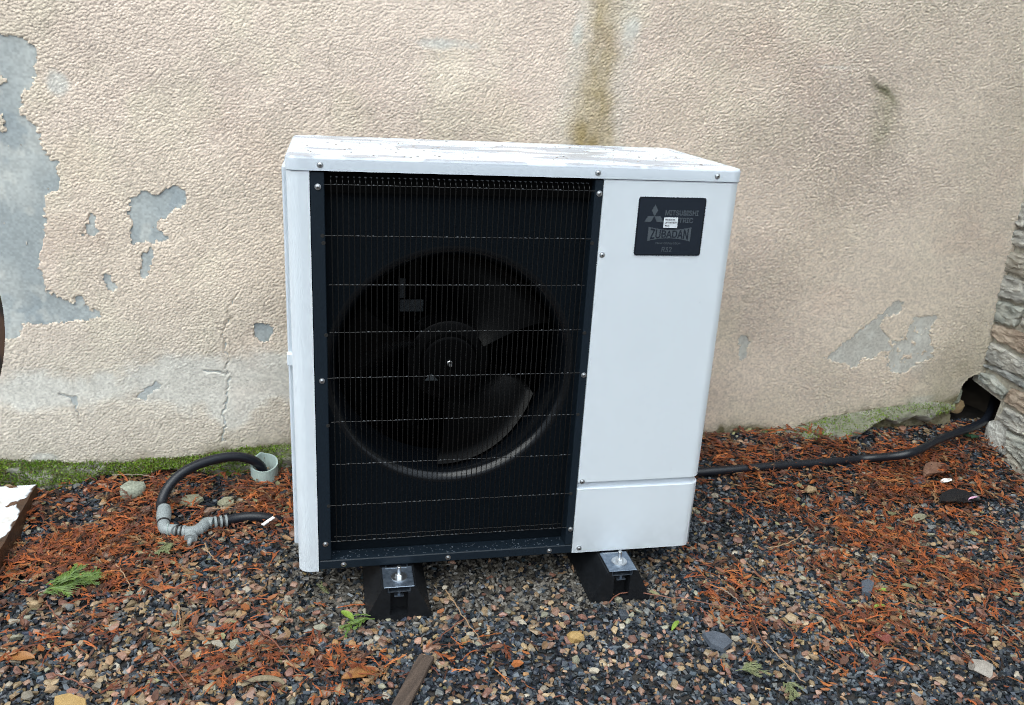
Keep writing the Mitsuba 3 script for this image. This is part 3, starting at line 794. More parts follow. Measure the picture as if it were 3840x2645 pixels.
for x, y in fl:
    L, w = r.uniform(0.006, 0.017), r.uniform(0.25, 0.55)
    c = r.uniform(-0.3, 0.6)
    q = np.array([[-1, 0, 0.1], [-0.45, -w, c * w], [0.4, -w * 0.9, c * w], [1, 0, 0.25], [0.4, w * 0.9, c * w], [-0.45, w, c * w], [0, 0, 0]]) * L
    R_ = rot(r.uniform(0, 6.28), r.normal(0, 0.25), r.normal(0, 0.3))
    g_ = q @ R_.T + [x, y, float(zg(x, y)) + r.uniform(0.009, 0.02)]
    low_ = g_ - [0, 0, 0.0008]
    ff = np.array([[6, k, (k + 1) % 6] for k in range(6)])
    c = np.array([[0.22, 0.085, 0.035], [0.14, 0.06, 0.035], [0.25, 0.15, 0.08], [0.30, 0.10, 0.03], [0.08, 0.04, 0.028], [0.20, 0.19, 0.10]])[r.choice(6, p=[.25, .25, .15, .15, .13, .07])] * r.uniform(0.6, 1.25)
    vs.append(np.vstack([g_, low_])); fs.append(np.vstack([ff, ff[:, ::-1] + 7]) + o); cs.append(np.repeat(c[None], 14, 0)); o += 14
add('conifer_litter', trimesh.Trimesh(np.vstack(vs), np.vstack(fs), process=False), 'vertex_matt', color=np.clip(np.vstack(cs), 0, 0.9))
tag('conifer_litter', 'orange and brown fallen conifer needles and scales lying on the gravel', 'litter', kind='stuff')

# ------------------------------------------------------------------ the heat pump
Z0 = 0.10                      # underside above the ground
W_, D_, H_ = 1.05, 0.48, 1.02
HP = 'heat_pump'
XA, XB = 0.049, 0.708
zl = Z0 + H_ - 0.030           # seam under the lid
r30 = 0.030
lidp = rrect(-0.002, -0.003, W_ + 0.002, D_ + 0.002, r30, 8)
rings = []
for inset, z in ((0.0, zl), (0.0, Z0 + H_ - 0.007), (0.0015, Z0 + H_ - 0.0035), (0.004, Z0 + H_ - 0.0012), (0.008, Z0 + H_)):
    pg = rrect(-0.002 + inset, -0.003 + inset, W_ + 0.002 - inset, D_ + 0.002 - inset, r30 - inset, 8)
    rings.append(np.c_[np.array(pg.exterior.coords)[:-1], np.full(len(pg.exterior.coords) - 1, z)])
n = len(rings[0])
v = np.vstack(rings + [[[W_ / 2, D_ / 2, Z0 + H_ + 0.001]], [[W_ / 2, D_ / 2, zl]]])
f = []
for a in range(len(rings) - 1):
    for k in range(n):
        f += [[a * n + k, a * n + (k + 1) % n, (a + 1) * n + (k + 1) % n], [a * n + k, (a + 1) * n + (k + 1) % n, (a + 1) * n + k]]
e = (len(rings) - 1) * n
f += [[e + k, e + (k + 1) % n, len(v) - 2] for k in range(n)] + [[(k + 1) % n, k, len(v) - 1] for k in range(n)]
lid = trimesh.Trimesh(v, f, process=False)
lid.fix_normals()
add(HP + '__lid', lid, 'lid_paint', 40)
tag(HP + '__lid', 'white lid with rain and bits of debris on it')


def arc(cx, cy, rr, a0, a1, n=9):
    a = np.radians(np.linspace(a0, a1, n))
    return [(cx + rr * math.cos(t), cy + rr * math.sin(t)) for t in a]


post = shapely.Polygon([(XA, 0.0)] + [(XA, 0.02), (0.012, 0.02)] + [(0.012, 0.075), (0.0, 0.075)] + arc(r30, r30, r30, 180, 270, 12))
add(HP + '__corner_post', extrude_xy(post, Z0 - 0.004, zl - 0.002), 'white_paint', 35)
# side guard on the left: a slightly proud panel with a slim grey gap before it
add(HP + '__side_panel', bx(-0.013, 0.004, 0.095, D_ - 0.004, Z0 + 0.02, zl - 0.003, 0.004), 'cream_white')
add(HP + '__side_gap', bx(0.001, 0.006, 0.0755, 0.0945, Z0 + 0.01, zl - 0.003), 'zinc_dull')
add(HP + '__side_clip', bx(-0.0145, 0.0, 0.074, 0.094, Z0 + 0.52, Z0 + 0.55, 0.002), 'white_paint')

pan = shapely.Polygon([(XB, 0.0)] + arc(W_ - r30, r30, r30, 270, 360, 12) + [(W_, D_ - 0.15), (W_ - 0.012, D_ - 0.15), (W_ - 0.012, 0.03)] + arc(W_ - r30, r30, r30 - 0.012, 360, 270, 8) + [(XB, 0.012)])
zs = Z0 + 0.2105
zlow = Z0 + 0.1895
add(HP + '__service_panel', extrude_xy(pan, zs, zl - 0.002), 'white_paint', 35)
mlow = m3.Manifold.extrude(m3.CrossSection([np.array(pan.exterior.coords)[:-1]]), zlow - Z0).translate((0, 0, Z0))
cut = shapely.Polygon([(XB - 0.1, Z0 - 0.001), (W_ - 0.022, Z0 - 0.001)] + arc(W_ - 0.022, Z0 + 0.021, 0.022, 270, 360, 8) + [(W_ + 0.003, zs), (XB - 0.1, zs)])
mcut = m3.Manifold.extrude(m3.CrossSection([np.array(cut.exterior.coords)[:-1]]), 1.0).transform(np.array([[1, 0, 0, 0], [0, 0, -1, 0.8], [0, 1, 0, 0]]))
mcut2 = mlow ^ mcut if mlow.volume() > 0 else mlow
add(HP + '__lower_panel', mcut2, 'white_paint', 35)
# the step between the two panels: a set-back strip and a rounded top lip
strip_pg = shapely.Polygon([(XB + 0.002, 0.009)] + arc(W_ - r30, r30, r30 - 0.009, 270, 360, 10) + [(W_ - 0.009, 0.3), (W_ - 0.02, 0.3), (W_ - 0.02, 0.03), (XB + 0.002, 0.03)])
add(HP + '__panel_joint', extrude_xy(strip_pg, zlow - 0.012, zs + 0.01), 'cream_white', 35)
lipp = [(XB, 0.0022, zlow - 0.0008)] + [(a, b, zlow - 0.0008) for a, b in arc(W_ - r30, r30, r30 - 0.0022, 270, 360, 10)]
add(HP + '__panel_lip', tube(lipp, 0.0026, 8), 'white_paint', True)
add(HP + '__rear_panel', bx(XB + 0.01, W_ - 0.002, D_ - 0.149, D_, Z0 + 0.01, zl - 0.003, 0.004), 'cream_white')

# black fan compartment
YP = 0.048                      # the recessed panel
CX, CZ, RI = 0.377, 0.612, 0.280
fl = 0.0015
add(HP + '__frame_upright', bx(XA + 0.001, 0.080, fl, YP, Z0 + 0.026, zl - 0.003, 0.0015), 'black_sheet')
add(HP + '__frame_upright', bx(0.688, XB - 0.001, fl, YP, Z0 + 0.026, zl - 0.003, 0.0015), 'black_sheet')
add(HP + '__bottom_rail', bx(XA + 0.001, XB - 0.001, fl - 0.001, YP, Z0 + 0.0, Z0 + 0.0245, 0.002), 'black_sheet')
add(HP + '__top_rail', bx(0.081, 0.687, YP - 0.02, YP, zl - 0.05, zl - 0.003), 'black_inner')
full = shapely.box(0.079, Z0 + 0.02, 0.689, zl - 0.004)
hole_c = shapely.Point(CX, CZ).buffer(RI + 0.0275, quad_segs=40)
add(HP + '__fan_panel', front(full.difference(hole_c), YP + 0.004, 0.003), 'fan_panel')
mouth = [(RI + 0.030, YP + 0.0015)] + [(RI + 0.026 * (1 - math.sin(a)), YP + 0.0015 + 0.034 * (1 - math.cos(a))) for a in np.linspace(0.06, math.pi / 2, 12)] + [ (RI - 0.001, YP + 0.06), (RI, YP + 0.10), (RI + 0.004, YP + 0.15)]
add(HP + '__fan_ring', lathe_y(mouth, CX, CZ, 128), 'black_plastic', True)
chamber = cat([bx(0.014, 0.018, YP + 0.006, D_ - 0.03, Z0 + 0.02, zl - 0.01), bx(0.70, 0.704, YP + 0.006, D_ - 0.03, Z0 + 0.02, zl - 0.01),
               bx(0.018, 0.70, YP + 0.006, D_ - 0.03, Z0 + 0.018, Z0 + 0.022), bx(0.018, 0.70, YP + 0.006, D_ - 0.03, zl - 0.012, zl - 0.008)])
add(HP + '__fan_chamber', chamber, 'black_inner')
add(HP + '__back_coil', bx(0.012, 0.705, D_ - 0.03, D_ - 0.004, Z0 + 0.01, zl - 0.004), 'black_inner')
add(HP + '__base_tray', bx(0.006, W_ - 0.006, 0.012, D_ - 0.004, Z0 - 0.002, Z0 + 0.017, 0.003), 'zinc_dull')

# fan
FY = 0.135
hub = [(0.0, FY - 0.040), (0.060, FY - 0.040), (0.068, FY - 0.037), (0.070, FY - 0.030), (0.074, FY - 0.024), (0.096, FY - 0.021), (0.103, FY - 0.018), (0.106, FY - 0.008), (0.107, FY + 0.06), (0.0, FY + 0.06)]
add(HP + '__fan__hub', lathe_y(hub, CX, CZ, 64), 'fan_grey', 35)


def blade(a0):
    nr, nt = 14, 26
    rr = np.linspace(0.095, RI - 0.012, nr)
    tt = np.linspace(0, 1, nt)
    Rr, Tt = np.meshgrid(rr, tt, indexing='ij')
    s = (Rr - 0.095) / (RI - 0.107)
    lead = np.radians(a0 + 6 * s - 8 * s * s)
    width = np.radians(58 + 20 * np.sin(s * 2.2) * 0.7)
    th = lead + width * Tt
    y = FY - 0.037 + 0.120 * Tt ** 1.05 * (1 - 0.25 * s) - 0.030 * np.sin(Tt * math.pi) * 0.5 - 0.012 * s * (1 - Tt)
    y = y - 0.014 * np.clip((s - 0.86) / 0.14, 0, 1) ** 2
    x, z = CX + Rr * np.cos(th), CZ + Rr * np.sin(th)
    top = np.stack([x, y, z], -1)
    bot = top + [0, 0.004, 0]
    v = np.vstack([top.reshape(-1, 3), bot.reshape(-1, 3)])
    id_ = np.arange(nr * nt).reshape(nr, nt)
    o = nr * nt
    q = np.stack([id_[:-1, :-1], id_[1:, :-1], id_[1:, 1:], id_[:-1, 1:]], -1).reshape(-1, 4)
    loop = np.r_[id_[0, :-1], id_[:-1, -1], id_[-1, ::-1][:-1], id_[::-1, 0][:-1]]
    nx = np.roll(loop, -1)
    side = np.stack([loop, nx, nx + o, loop + o], -1)
    q = np.vstack([q, q[:, ::-1] + o, side])
    t = trimesh.Trimesh(v, np.vstack([q[:, [0, 1, 2]], q[:, [0, 2, 3]]]), process=False)
    t.fix_normals()
    return t


for k in range(3):
    add(HP + '__fan__blade', blade(26 + 120 * k), 'fan_grey', 40)
nut = [(0, -0.020), (0.0035, -0.0195), (0.0052, -0.017), (0.0055, -0.010), (0.0055, -0.003), (0.0068, -0.002), (0.0068, 0.0), (0, 0)]
add(HP + '__fan__nut', lathe_y([(a, b + FY - 0.040) for a, b in nut], CX, CZ, 24), 'zinc', 35)
tri = front(shapely.Polygon([(0, 0), (0.034, 0), (0.017, 0.018)]), FY - 0.0393, 0.002)
tri.apply_translation((CX - 0.062, 0, CZ - 0.045))
add(HP + '__fan__mark', tri, 'motor_label')
add(HP + '__motor', lathe_y([(0, 0.20), (0.055, 0.20), (0.062, 0.207), (0.062, 0.29), (0.05, 0.30), (0, 0.30)], CX, CZ, 40), 'black_inner', 35)
add(HP + '__motor_bracket', cat([bx(CX - 0.085, CX - 0.06, 0.29, 0.305, Z0 + 0.03, zl - 0.02), bx(CX + 0.06, CX + 0.085, 0.29, 0.305, Z0 + 0.03, zl - 0.02)]), 'fan_grey')
add(HP + '__motor__label', cat([bx(CX - 0.112, CX - 0.05, 0.262, 0.266, CZ + 0.085, CZ + 0.118, 0.001), bx(CX - 0.112, CX - 0.098, 0.262, 0.268, CZ + 0.122, CZ + 0.175)]), 'motor_label')

# wire grille: uprights bent back at both ends, crossed by horizontal wires
YG = 0.0005
rows = [Z0 + 0.9605 - 0.1117 * i for i in range(8)]
rows = [z for z in rows]
zt, zb = rows[0], Z0 + 0.0775
full_rows = (0, 4)
gw = 0.00115
NV = 48
vx = np.linspace(0.094, 0.674, NV)
upright = []
for i, x in enumerate(vx):
    p = [(x, 0.030, zt + 0.013), (x, 0.013, zt + 0.014), (x, YG + 0.004, zt + 0.011), (x, YG, zt + 0.004), (x, YG, (zt + zb) / 2), (x, YG, zb + 0.004), (x, YG + 0.004, zb - 0.003), (x, 0.014, zb - 0.006), (x, 0.034, zb - 0.006)]
    add(HP + '__grille__upright_wire', tube(p, gw, 6), 'wire_black', True)
for i, z in enumerate(rows + [zb]):
    ends = (0.066, 0.699) if i in (0, 4) or i == len(rows) else ((0.070, 0.688) if i in (1, 7) else (0.086, 0.682))
    add(HP + '__grille__cross_wire', tube([(ends[0], YG + 2 * gw, z), (0.38, YG + 2 * gw, z), (ends[1], YG + 2 * gw, z)], gw, 6), 'wire_black', True)
add(HP + '__grille__cross_wire', tube([(0.088, 0.032, zt + 0.013 - 2 * gw), (0.38, 0.032, zt + 0.013 - 2 * gw), (0.680, 0.032, zt + 0.013 - 2 * gw)], gw, 6), 'wire_black', True)
add(HP + '__grille__cross_wire', tube([(0.088, 0.030, zb - 0.006 + 2 * gw), (0.38, 0.030, zb - 0.006 + 2 * gw), (0.680, 0.030, zb - 0.006 + 2 * gw)], gw, 6), 'wire_black', True)
tag(HP + '__grille', 'black wire grille over the fan')


# rain beads hanging on the grille
rb = np.random.default_rng(12)
spots = [(x, 0.012, zt + 0.0155) for x in vx] + [(x, 0.026, zt + 0.0145) for x in vx]
for z in rows + [zb]:
    spots += [(x + rb.uniform(-0.003, 0.003), YG + 2 * gw, z + 0.0006) for x in (vx[:-1] + vx[1:]) / 2 if rb.uniform() < 0.6]
bead = trimesh.creation.icosphere(1, 1.0)
bv = np.vstack([bead.vertices * [rb.uniform(1.2, 2.4), 1.0, 1.0] * rb.uniform(0.0011, 0.0015) + p for p in spots])
bf = np.vstack([bead.faces + len(bead.vertices) * i for i in range(len(spots))])
mat('bead', (0.065, 0.073, 0.083), 0.14, specular=0.6)
add(HP + '__grille__raindrops', trimesh.Trimesh(bv, bf, process=False), 'bead', True)
tag(HP + '__grille__raindrops', kind='stuff')


# screws and holes
def screw_mesh(s=1.0):
    head = lathe_y([(0, -0.0042), (0.0026, -0.0040), (0.0046, -0.0030), (0.0054, -0.0014), (0.0056, 0.0), (0.0080, 0.0003), (0.0080, 0.0012), (0, 0.0012)], 0, 0, 20)
    slot = cat([bx(-0.0028, 0.0028, -0.0044, -0.0036, -0.0007, 0.0007), bx(-0.0007, 0.0007, -0.0044, -0.0036, -0.0028, 0.0028)])
    head.apply_scale(s); slot.apply_scale(s)
    return head, slot


sh, ss = screw_mesh(0.86)
shp, ssp = mikit.ply(sh, 'mat_zinc', 35), mikit.ply(ss, 'mat_dark_slot')


def screw(x, y, z):
    k = add(HP + '__screw', {**shp, 'to_world': T().translate([x, y, z]).rotate([0, 1, 0], float(rng.uniform(0, 90)))}, None)
    add(k + '__slot', {**ssp, 'to_world': scene[k]['to_world']}, None)


for x in (0.072, 0.690, 0.983):
    screw(x, -0.0042, Z0 + H_ - 0.017)
for x in (0.0665, 0.6985):
    for z in (rows[0] - 0.005, rows[4] - 0.005, zb - 0.004):
        screw(x, -0.0008, z)
for x in (0.11, 0.375, 0.645):
    screw(x, -0.0014, Z0 + 0.012)
for x, z in ((0.718, Z0 + 0.812), (0.719, Z0 + 0.213), (0.727, Z0 + 0.014)):
    screw(x, -0.0012, z)
hl = lathe_y([(0, 0), (0.0042, 0), (0.0048, 0.0008)], 0, 0, 16)
hlp = mikit.ply(hl, 'mat_dark_slot')
for x, z in ((0.074, rows[1]), (0.076, rows[1] - 0.016), (0.078, rows[3] - 0.006), (0.078, rows[5] - 0.008), (0.076, rows[7]), (0.692, rows[1] - 0.010), (0.692, rows[3] - 0.008), (0.693, rows[5]), (0.692, rows[7])):
    add(HP + '__screw_hole', {**hlp, 'to_world': T().translate([x, 0.0010, z])}, None)

# badge with its lettering
bx0, bx1, bz0, bz1 = 0.796, 0.964, Z0 + 0.812, Z0 + 0.951
BG = HP + '__badge'
add(BG, front(rrect(bx0, bz0, bx1, bz1, 0.006), 0.0005, 0.0028), 'badge_navy')
tag(BG, 'dark nameplate with grey diamond emblem and lettering')
rim = rrect(bx0 + 0.0015, bz0 + 0.0015, bx1 - 0.0015, bz1 - 0.0015, 0.005)
add(BG + '__rim', front(rim.difference(rim.buffer(-0.0012)), -0.0022, 0.0006), 'black_plastic')
YB = -0.0022


def letters(text, x, z, w, h, m='badge_grey', bold=True, warp=None, y=YB, key='__lettering'):
    t = meshkit.text_mesh(text, h, 0.0006, bold)
    lo, hi = t.bounds
    vv = t.vertices.copy()
    vv[:, 0] = (vv[:, 0] - lo[0]) / (hi[0] - lo[0]) * w
    vv[:, 1] = (vv[:, 1] - lo[1]) / (hi[1] - lo[1]) * h
    if warp:
        u = vv[:, 0] / w * 2 - 1
        vv[:, 1] = h / 2 + (vv[:, 1] - h / 2) * (1 - warp * (1 - u * u))
    t.vertices = vv
    t.apply_transform(XZ)
    t.apply_translation((x, y, z))
    return add(BG + key, t, m)


ex, ez = bx0 + 0.0415, bz0 + 0.094
dia = shapely.Polygon([(0, 0), (0.0078, 0.0135), (0, 0.027), (-0.0078, 0.0135)])
from shapely import affinity
for a in (0, 120, 240):
    add(BG + '__emblem', front(affinity.translate(affinity.rotate(dia, a, origin=(0, 0)), ex, ez), YB, 0.0006), 'badge_grey')
letters('MITSUBISHI', bx0 + 0.068, bz1 - 0.0425, 0.084, 0.0125)
letters('ELECTRIC', bx0 + 0.068, bz1 - 0.0600, 0.072, 0.0125)
bow = shapely.Polygon([(0, 0), (0.0, 0.034)] + [(0.108 * t, 0.034 - 0.007 * (1 - (2 * t - 1) ** 2)) for t in np.linspace(0.05, 0.95, 13)] + [(0.108, 0.034), (0.108, 0)] + [(0.108 * t, 0.007 * (1 - (2 * t - 1) ** 2)) for t in np.linspace(0.95, 0.05, 13)])
add(BG + '__bow_plate', front(affinity.translate(bow, bx0 + 0.030, bz0 + 0.035), YB, 0.0005), 'badge_grey')
letters('ZUBADAN', bx0 + 0.036, bz0 + 0.0385, 0.096, 0.027, 'badge_navy', True, 0.36, YB - 0.0005)
letters('New Generation', bx0 + 0.052, bz0 + 0.0275, 0.062, 0.0052, bold=False)
letters('R32', bx0 + 0.069, bz0 + 0.0085, 0.025, 0.0125, bold=False)
add(BG + '__sticker', front(shapely.box(bx0 + 0.066, bz0 + 0.067, bx0 + 0.101, bz0 + 0.092), YB - 0.0008, 0.0006), 'sticker_white')
tag(BG + '__sticker', 'small white sticker with three lines of dark print')
for i, (t, w) in enumerate((('Remove', 0.024), ('protective', 0.030), ('film', 0.011))):
    letters(t, bx0 + 0.0695, bz0 + 0.0845 - 0.0072 * i, w, 0.0042, 'sticker_ink', True, None, YB - 0.0014, '__sticker__print')

# rain drops on the rail, the white panels and the lid
dome = trimesh.creation.icosphere(1, 1.0)
dome = trimesh.Trimesh(dome.vertices, dome.faces)
mat('water', (0.10, 0.12, 0.15), 0.08, specular=0.6)
r = np.random.default_rng(9)


def drops(n, fx):
    vs, fs, o = [], [], 0
    for _ in range(n):
        p, s, nrm = fx()
        sc = np.full(3, s)
        sc[np.argmax(np.abs(nrm))] *= 0.5
        vs.append(dome.vertices * sc + p); fs.append(dome.faces + o); o += len(dome.vertices)
    return trimesh.Trimesh(np.vstack(vs), np.vstack(fs), process=False)


add(HP + '__bottom_rail__raindrops', drops(150, lambda: (np.array([r.uniform(0.083, 0.685), r.uniform(0.002, YP - 0.004), Z0 + 0.0245]), r.uniform(0.0008, 0.0017), (0, 0, 1))), 'water', True)
tag(HP + '__bottom_rail__raindrops', kind='stuff')
add(HP + '__service_panel__raindrops', drops(170, lambda: (np.array([XB + 0.02 + (W_ - 0.03 - XB - 0.02) * r.uniform(0, 1) ** 0.5, 0.0, r.uniform(zs, zl)]), r.uniform(0.0007, 0.0015), (0, 1, 0))), 'white_paint', True)
tag(HP + '__service_panel__raindrops', kind='stuff')
# debris on the lid
dp = np.stack([r.uniform(0.02, W_ - 0.03, 120), r.uniform(0.015, D_ - 0.02, 120)], -1)
dv, df, dc, o = [], [], [], 0
for x, y in dp:
    L = r.uniform(0.002, 0.007)
    a = r.normal(0, 0.5)
    q = np.array([(x, y, 0), (x + L * math.cos(a), y + L * math.sin(a), 0)]) + [0, 0, Z0 + H_ + 0.0012]
    t = tube(q, r.uniform(0.0005, 0.0012), 4)
    dv.append(t.vertices); df.append(t.faces + o); o += len(t.vertices)
    c = np.array([0.33, 0.29, 0.26]) * r.uniform(0.4, 1.5)
    dc.append(np.repeat(c[None], len(t.vertices), 0))
add(HP + '__lid__debris', trimesh.Trimesh(np.vstack(dv), np.vstack(df), process=False), 'vertex_matt', color=np.vstack(dc))
tag(HP + '__lid__debris', kind='stuff')
tag(HP, 'white heat pump with black wire fan grille standing on rubber feet before the beige wall', 'heat pump')


# ------------------------------------------------------------------ rubber feet
def rubber_foot(key, cx, label):
    h = 0.093
    yf, yb = -0.092, 0.50
    prof = shapely.Polygon([(-0.083, -0.01), (0.083, -0.01), (0.081, 0.012), (0.042, h), (-0.042, h), (-0.081, 0.012)])
    m = m3.Manifold.extrude(m3.CrossSection([np.array(prof.exterior.coords)[:-1][::-1]]), yb - yf)
    if m.volume() <= 0:
        m = m3.Manifold.extrude(m3.CrossSection([np.array(prof.exterior.coords)[:-1]]), yb - yf)
    # profile x,z ; extruded along local z -> y
    m = m.transform(np.array([[1, 0, 0, cx], [0, 0, 1, yf], [0, 1, 0, 0]]))
    slot = m3.Manifold.cube((0.044, 0.045, 0.0655)).translate((cx - 0.022, yf - 0.01, 0.0145))
    slot2 = m3.Manifold.cube((0.058, 0.6, 0.020)).translate((cx - 0.029, yf - 0.01, 0.0785))
    ch = m3.Manifold.cube((0.3, 0.03, 0.05)).translate((-0.15, -0.03, 0)).rotate((-42, 0, 0)).translate((cx, yf + 0.003, 0.086))
    m = m - slot - slot2
    mesh = m.to_mesh()
    t = trimesh.Trimesh(mesh.vert_properties[:, :3], mesh.tri_verts)
    add(key + '__block', t, 'rubber')
    rail = cat([bx(cx - 0.028, cx + 0.028, yf + 0.004, yb - 0.02, 0.0795, 0.0815), bx(cx - 0.028, cx - 0.026, yf + 0.004, yb - 0.02, 0.0815, 0.0955), bx(cx + 0.026, cx + 0.028, yf + 0.004, yb - 0.02, 0.0815, 0.0955)])
    add(key + '__channel', rail, 'zinc_dull')
    add(key + '__plate', bx(cx - 0.038, cx + 0.037, -0.094, -0.006, 0.0958, 0.0985, 0.0008), 'zinc_dull')
    add(key + '__plate_edge', bx(cx - 0.030, cx + 0.024, -0.0125, -0.0095, 0.0986, 0.0995), 'zinc')
    def lz(pr, z, sides=24):
        l = lathe_y(pr, 0, 0, sides)
        l.apply_transform(np.array([[1, 0, 0, cx + 0.002], [0, 0, 1, -0.052], [0, 1, 0, z], [0, 0, 0, 1.0]]))
        l.fix_normals()
        return l
    add(key + '__washer', lz([(0.006, 0.0018), (0.0205, 0.0018), (0.021, 0.0), (0.006, 0.0)], 0.0987), 'zinc', 35)
    add(key + '__nut', lz([(0.0, 0.008), (0.0085, 0.008), (0.0098, 0.0065), (0.0098, 0.0), (0, 0)], 0.1006, 6), 'zinc')
    add(key + '__bolt', lz([(0.0, 0.022), (0.0042, 0.022), (0.005, 0.021), (0.005, 0.0), (0, 0)], 0.108), 'zinc', 35)
    add(key + '__bolt_tail', cat([bx(cx - 0.003, cx + 0.003, -0.080, -0.074, 0.066, 0.0795), bx(cx - 0.012, cx + 0.012, -0.083, -0.070, 0.062, 0.0655)]), 'zinc_dull')
    tag(key, label, 'rubber foot', 'rubber feet under the heat pump')


rubber_foot('rubber_foot', 0.243, 'black rubber foot with zinc plate under the fan side of the heat pump')
rubber_foot('rubber_foot_001', 0.822, 'black rubber foot with zinc plate under the plain white panel side')

# ------------------------------------------------------------------ drain pipe, hoses and fittings
dc_ = (-0.128, 0.645)
zb_ = float(zg(*dc_))
po = 0.042
outer = [(po - 0.004, -0.02), (po - 0.004, 0.0)]
nseg = 72
ang = np.arange(nseg) * 2 * np.pi / nseg
topz = 0.086 + 0.012 * np.sin(ang) + 0.006 * np.exp(-((ang - 1.9) / 0.25) ** 2)
rr_ = [(po, -0.02), (po, 1), (po - 0.0045, 1), (po - 0.0045, -0.01)]
vv = []
for rad, hh in rr_:
    z = topz if hh == 1 else np.full(nseg, zb_ + hh)
    rad2 = rad * (1 + (0.02 * (z - 0.05) / 0.05 if hh == 1 else 0))
    vv.append(np.stack([dc_[0] + rad2 * np.cos(ang), dc_[1] + rad2 * np.sin(ang), z], -1))
i, j = np.meshgrid(np.arange(3), np.arange(nseg), indexing='ij')
q = np.stack([i * nseg + j, i * nseg + (j + 1) % nseg, (i + 1) * nseg + (j + 1) % nseg, (i + 1) * nseg + j], -1).reshape(-1, 4)
add('drain_pipe', (np.vstack(vv), q), 'pipe_green', 35)
tag('drain_pipe', 'open pale green plastic drain pipe stub rising from the ground by the wall', 'drain pipe')

DH = 'condensate_drain'
hosep = spline([(-0.395, 0.432, 0.048), (-0.407, 0.475, 0.058), (-0.388, 0.510, 0.092), (-0.347, 0.545, 0.119), (-0.287, 0.580, 0.131), (-0.213, 0.610, 0.128), (-0.160, 0.628, 0.104), (-0.136, 0.638, 0.073), (-0.128, 0.642, 0.03), (-0.124, 0.645, 0.0)], 60)
add(DH + '__hose', tube(hosep, 0.0148, 18), 'hose_black', True)


def sleeve(a, b, rad, steps=None):
    a, b = np.array(a, float), np.array(b, float)
    prof = steps or [(0, 0.92), (0.06, 1.0), (0.94, 1.0), (1, 0.92)]
    p = [a] + [a + (b - a) * t for t, _ in prof] + [b]
    rads = [rad * 0.4] + [rad * k for _, k in prof] + [rad * 0.4]
    m = tube(p, rads, 20)
    return m


c1, e1, t1, k0, k1, c2 = (np.array(q) for q in ((-0.396, 0.435, 0.046), (-0.384, 0.361, 0.028), (-0.304, 0.341, 0.030), (-0.283, 0.353, 0.030), (-0.276, 0.379, 0.030), (-0.227, 0.392, 0.028)))
add(DH + '__coupling', sleeve(c1 + [0, 0.012, 0.006], c1 + (e1 - c1) * 0.55, 0.0205, [(0, 0.86), (0.05, 0.9), (0.3, 0.9), (0.33, 1.0), (0.75, 1.0), (0.8, 0.9), (1, 0.9)]), 'fitting_grey', 40)
add(DH + '__seal_ring', sleeve(c1 + (e1 - c1) * 0.56, c1 + (e1 - c1) * 0.64, 0.0178), 'ring_black', 40)
add(DH + '__elbow', tube(spline([c1 + (e1 - c1) * 0.58, c1 + (e1 - c1) * 0.78, e1 + [0.004, 0.004, 0.001], e1 + [0.014, 0.0, 0], e1 + (t1 - e1) * 0.45], 16), [0.0165] * 13 + [0.0160, 0.0180, 0.0180], 20), 'fitting_grey', 40)
tagk = add(DH + '__cable_tie', tube([e1 + [0.012 + 0.0005 * 0, 0, 0] + np.array([0, math.cos(t), math.sin(t)]) * 0.0178 for t in np.linspace(0, 6.28, 25)], 0.0014, 6), 'pipe_green', True)
add(DH + '__seal_ring', sleeve(e1 + (t1 - e1) * 0.47, e1 + (t1 - e1) * 0.53, 0.0190), 'ring_black', 40)
add(DH + '__seal_ring', sleeve(e1 + (t1 - e1) * 0.62, e1 + (t1 - e1) * 0.67, 0.0175), 'ring_black', 40)
add(DH + '__pipe', tube([e1 + (t1 - e1) * 0.40, t1], 0.0135, 18), 'fitting_grey', True)
add(DH + '__tee', cat([tube(spline([t1 - [0.022, -0.002, 0], t1, t1 + (k0 - t1) * 0.9], 8), 0.0158, 18), tube([t1, t1 + [0.0, -0.022, -0.002], t1 + [-0.001, -0.036, -0.004]], [0.0135, 0.0135, 0.0110], 18), tube([t1 + [-0.001, -0.034, -0.004], t1 + [-0.003, -0.052, -0.010]], [0.0075, 0.005], 14)]), 'fitting_grey', 40)
for q0, q1 in ((t1 - [0.026, -0.003, 0], t1 - [0.018, -0.002, 0]), (t1 + (k0 - t1) * 0.62, t1 + (k0 - t1) * 1.0), (t1 + [0, -0.024, -0.002], t1 + [-0.001, -0.034, -0.004])):
    add(DH + '__collar', sleeve(q0, q1, 0.0178), 'fitting_grey', 30)
add(DH + '__bend', tube(spline([t1 + (k0 - t1) * 0.6, k0, k1, k1 + (c2 - k1) * 0.45], 14), [0.0138] * 4 + [0.0165] * 10, 18), 'fitting_grey', 40)
for t, mname in ((0.50, 'fitting_grey'), (0.66, 'ring_black'), (0.80, 'fitting_grey'), (0.95, 'ring_black'), (1.08, 'fitting_grey')):
    add(DH + ('__collar' if mname == 'fitting_grey' else '__seal_ring'), sleeve(k1 + (c2 - k1) * t, k1 + (c2 - k1) * (t + 0.135), 0.0178 if mname == 'fitting_grey' else 0.0160), mname, 40)
add(DH + '__pipe', tube(spline([k1 + (c2 - k1) * 1.1, (-0.16, 0.412, 0.027), (-0.11, 0.414, 0.020), (-0.075, 0.416, 0.006), (-0.05, 0.417, -0.010)], 24), 0.0148, 18), 'hose_black', True)
tag(DH + '__pipe_001', 'black plastic pipe running under the heat pump')
tag(DH, 'black hose and grey pipe fittings curving across the litter into the drain pipe', 'drain hose')

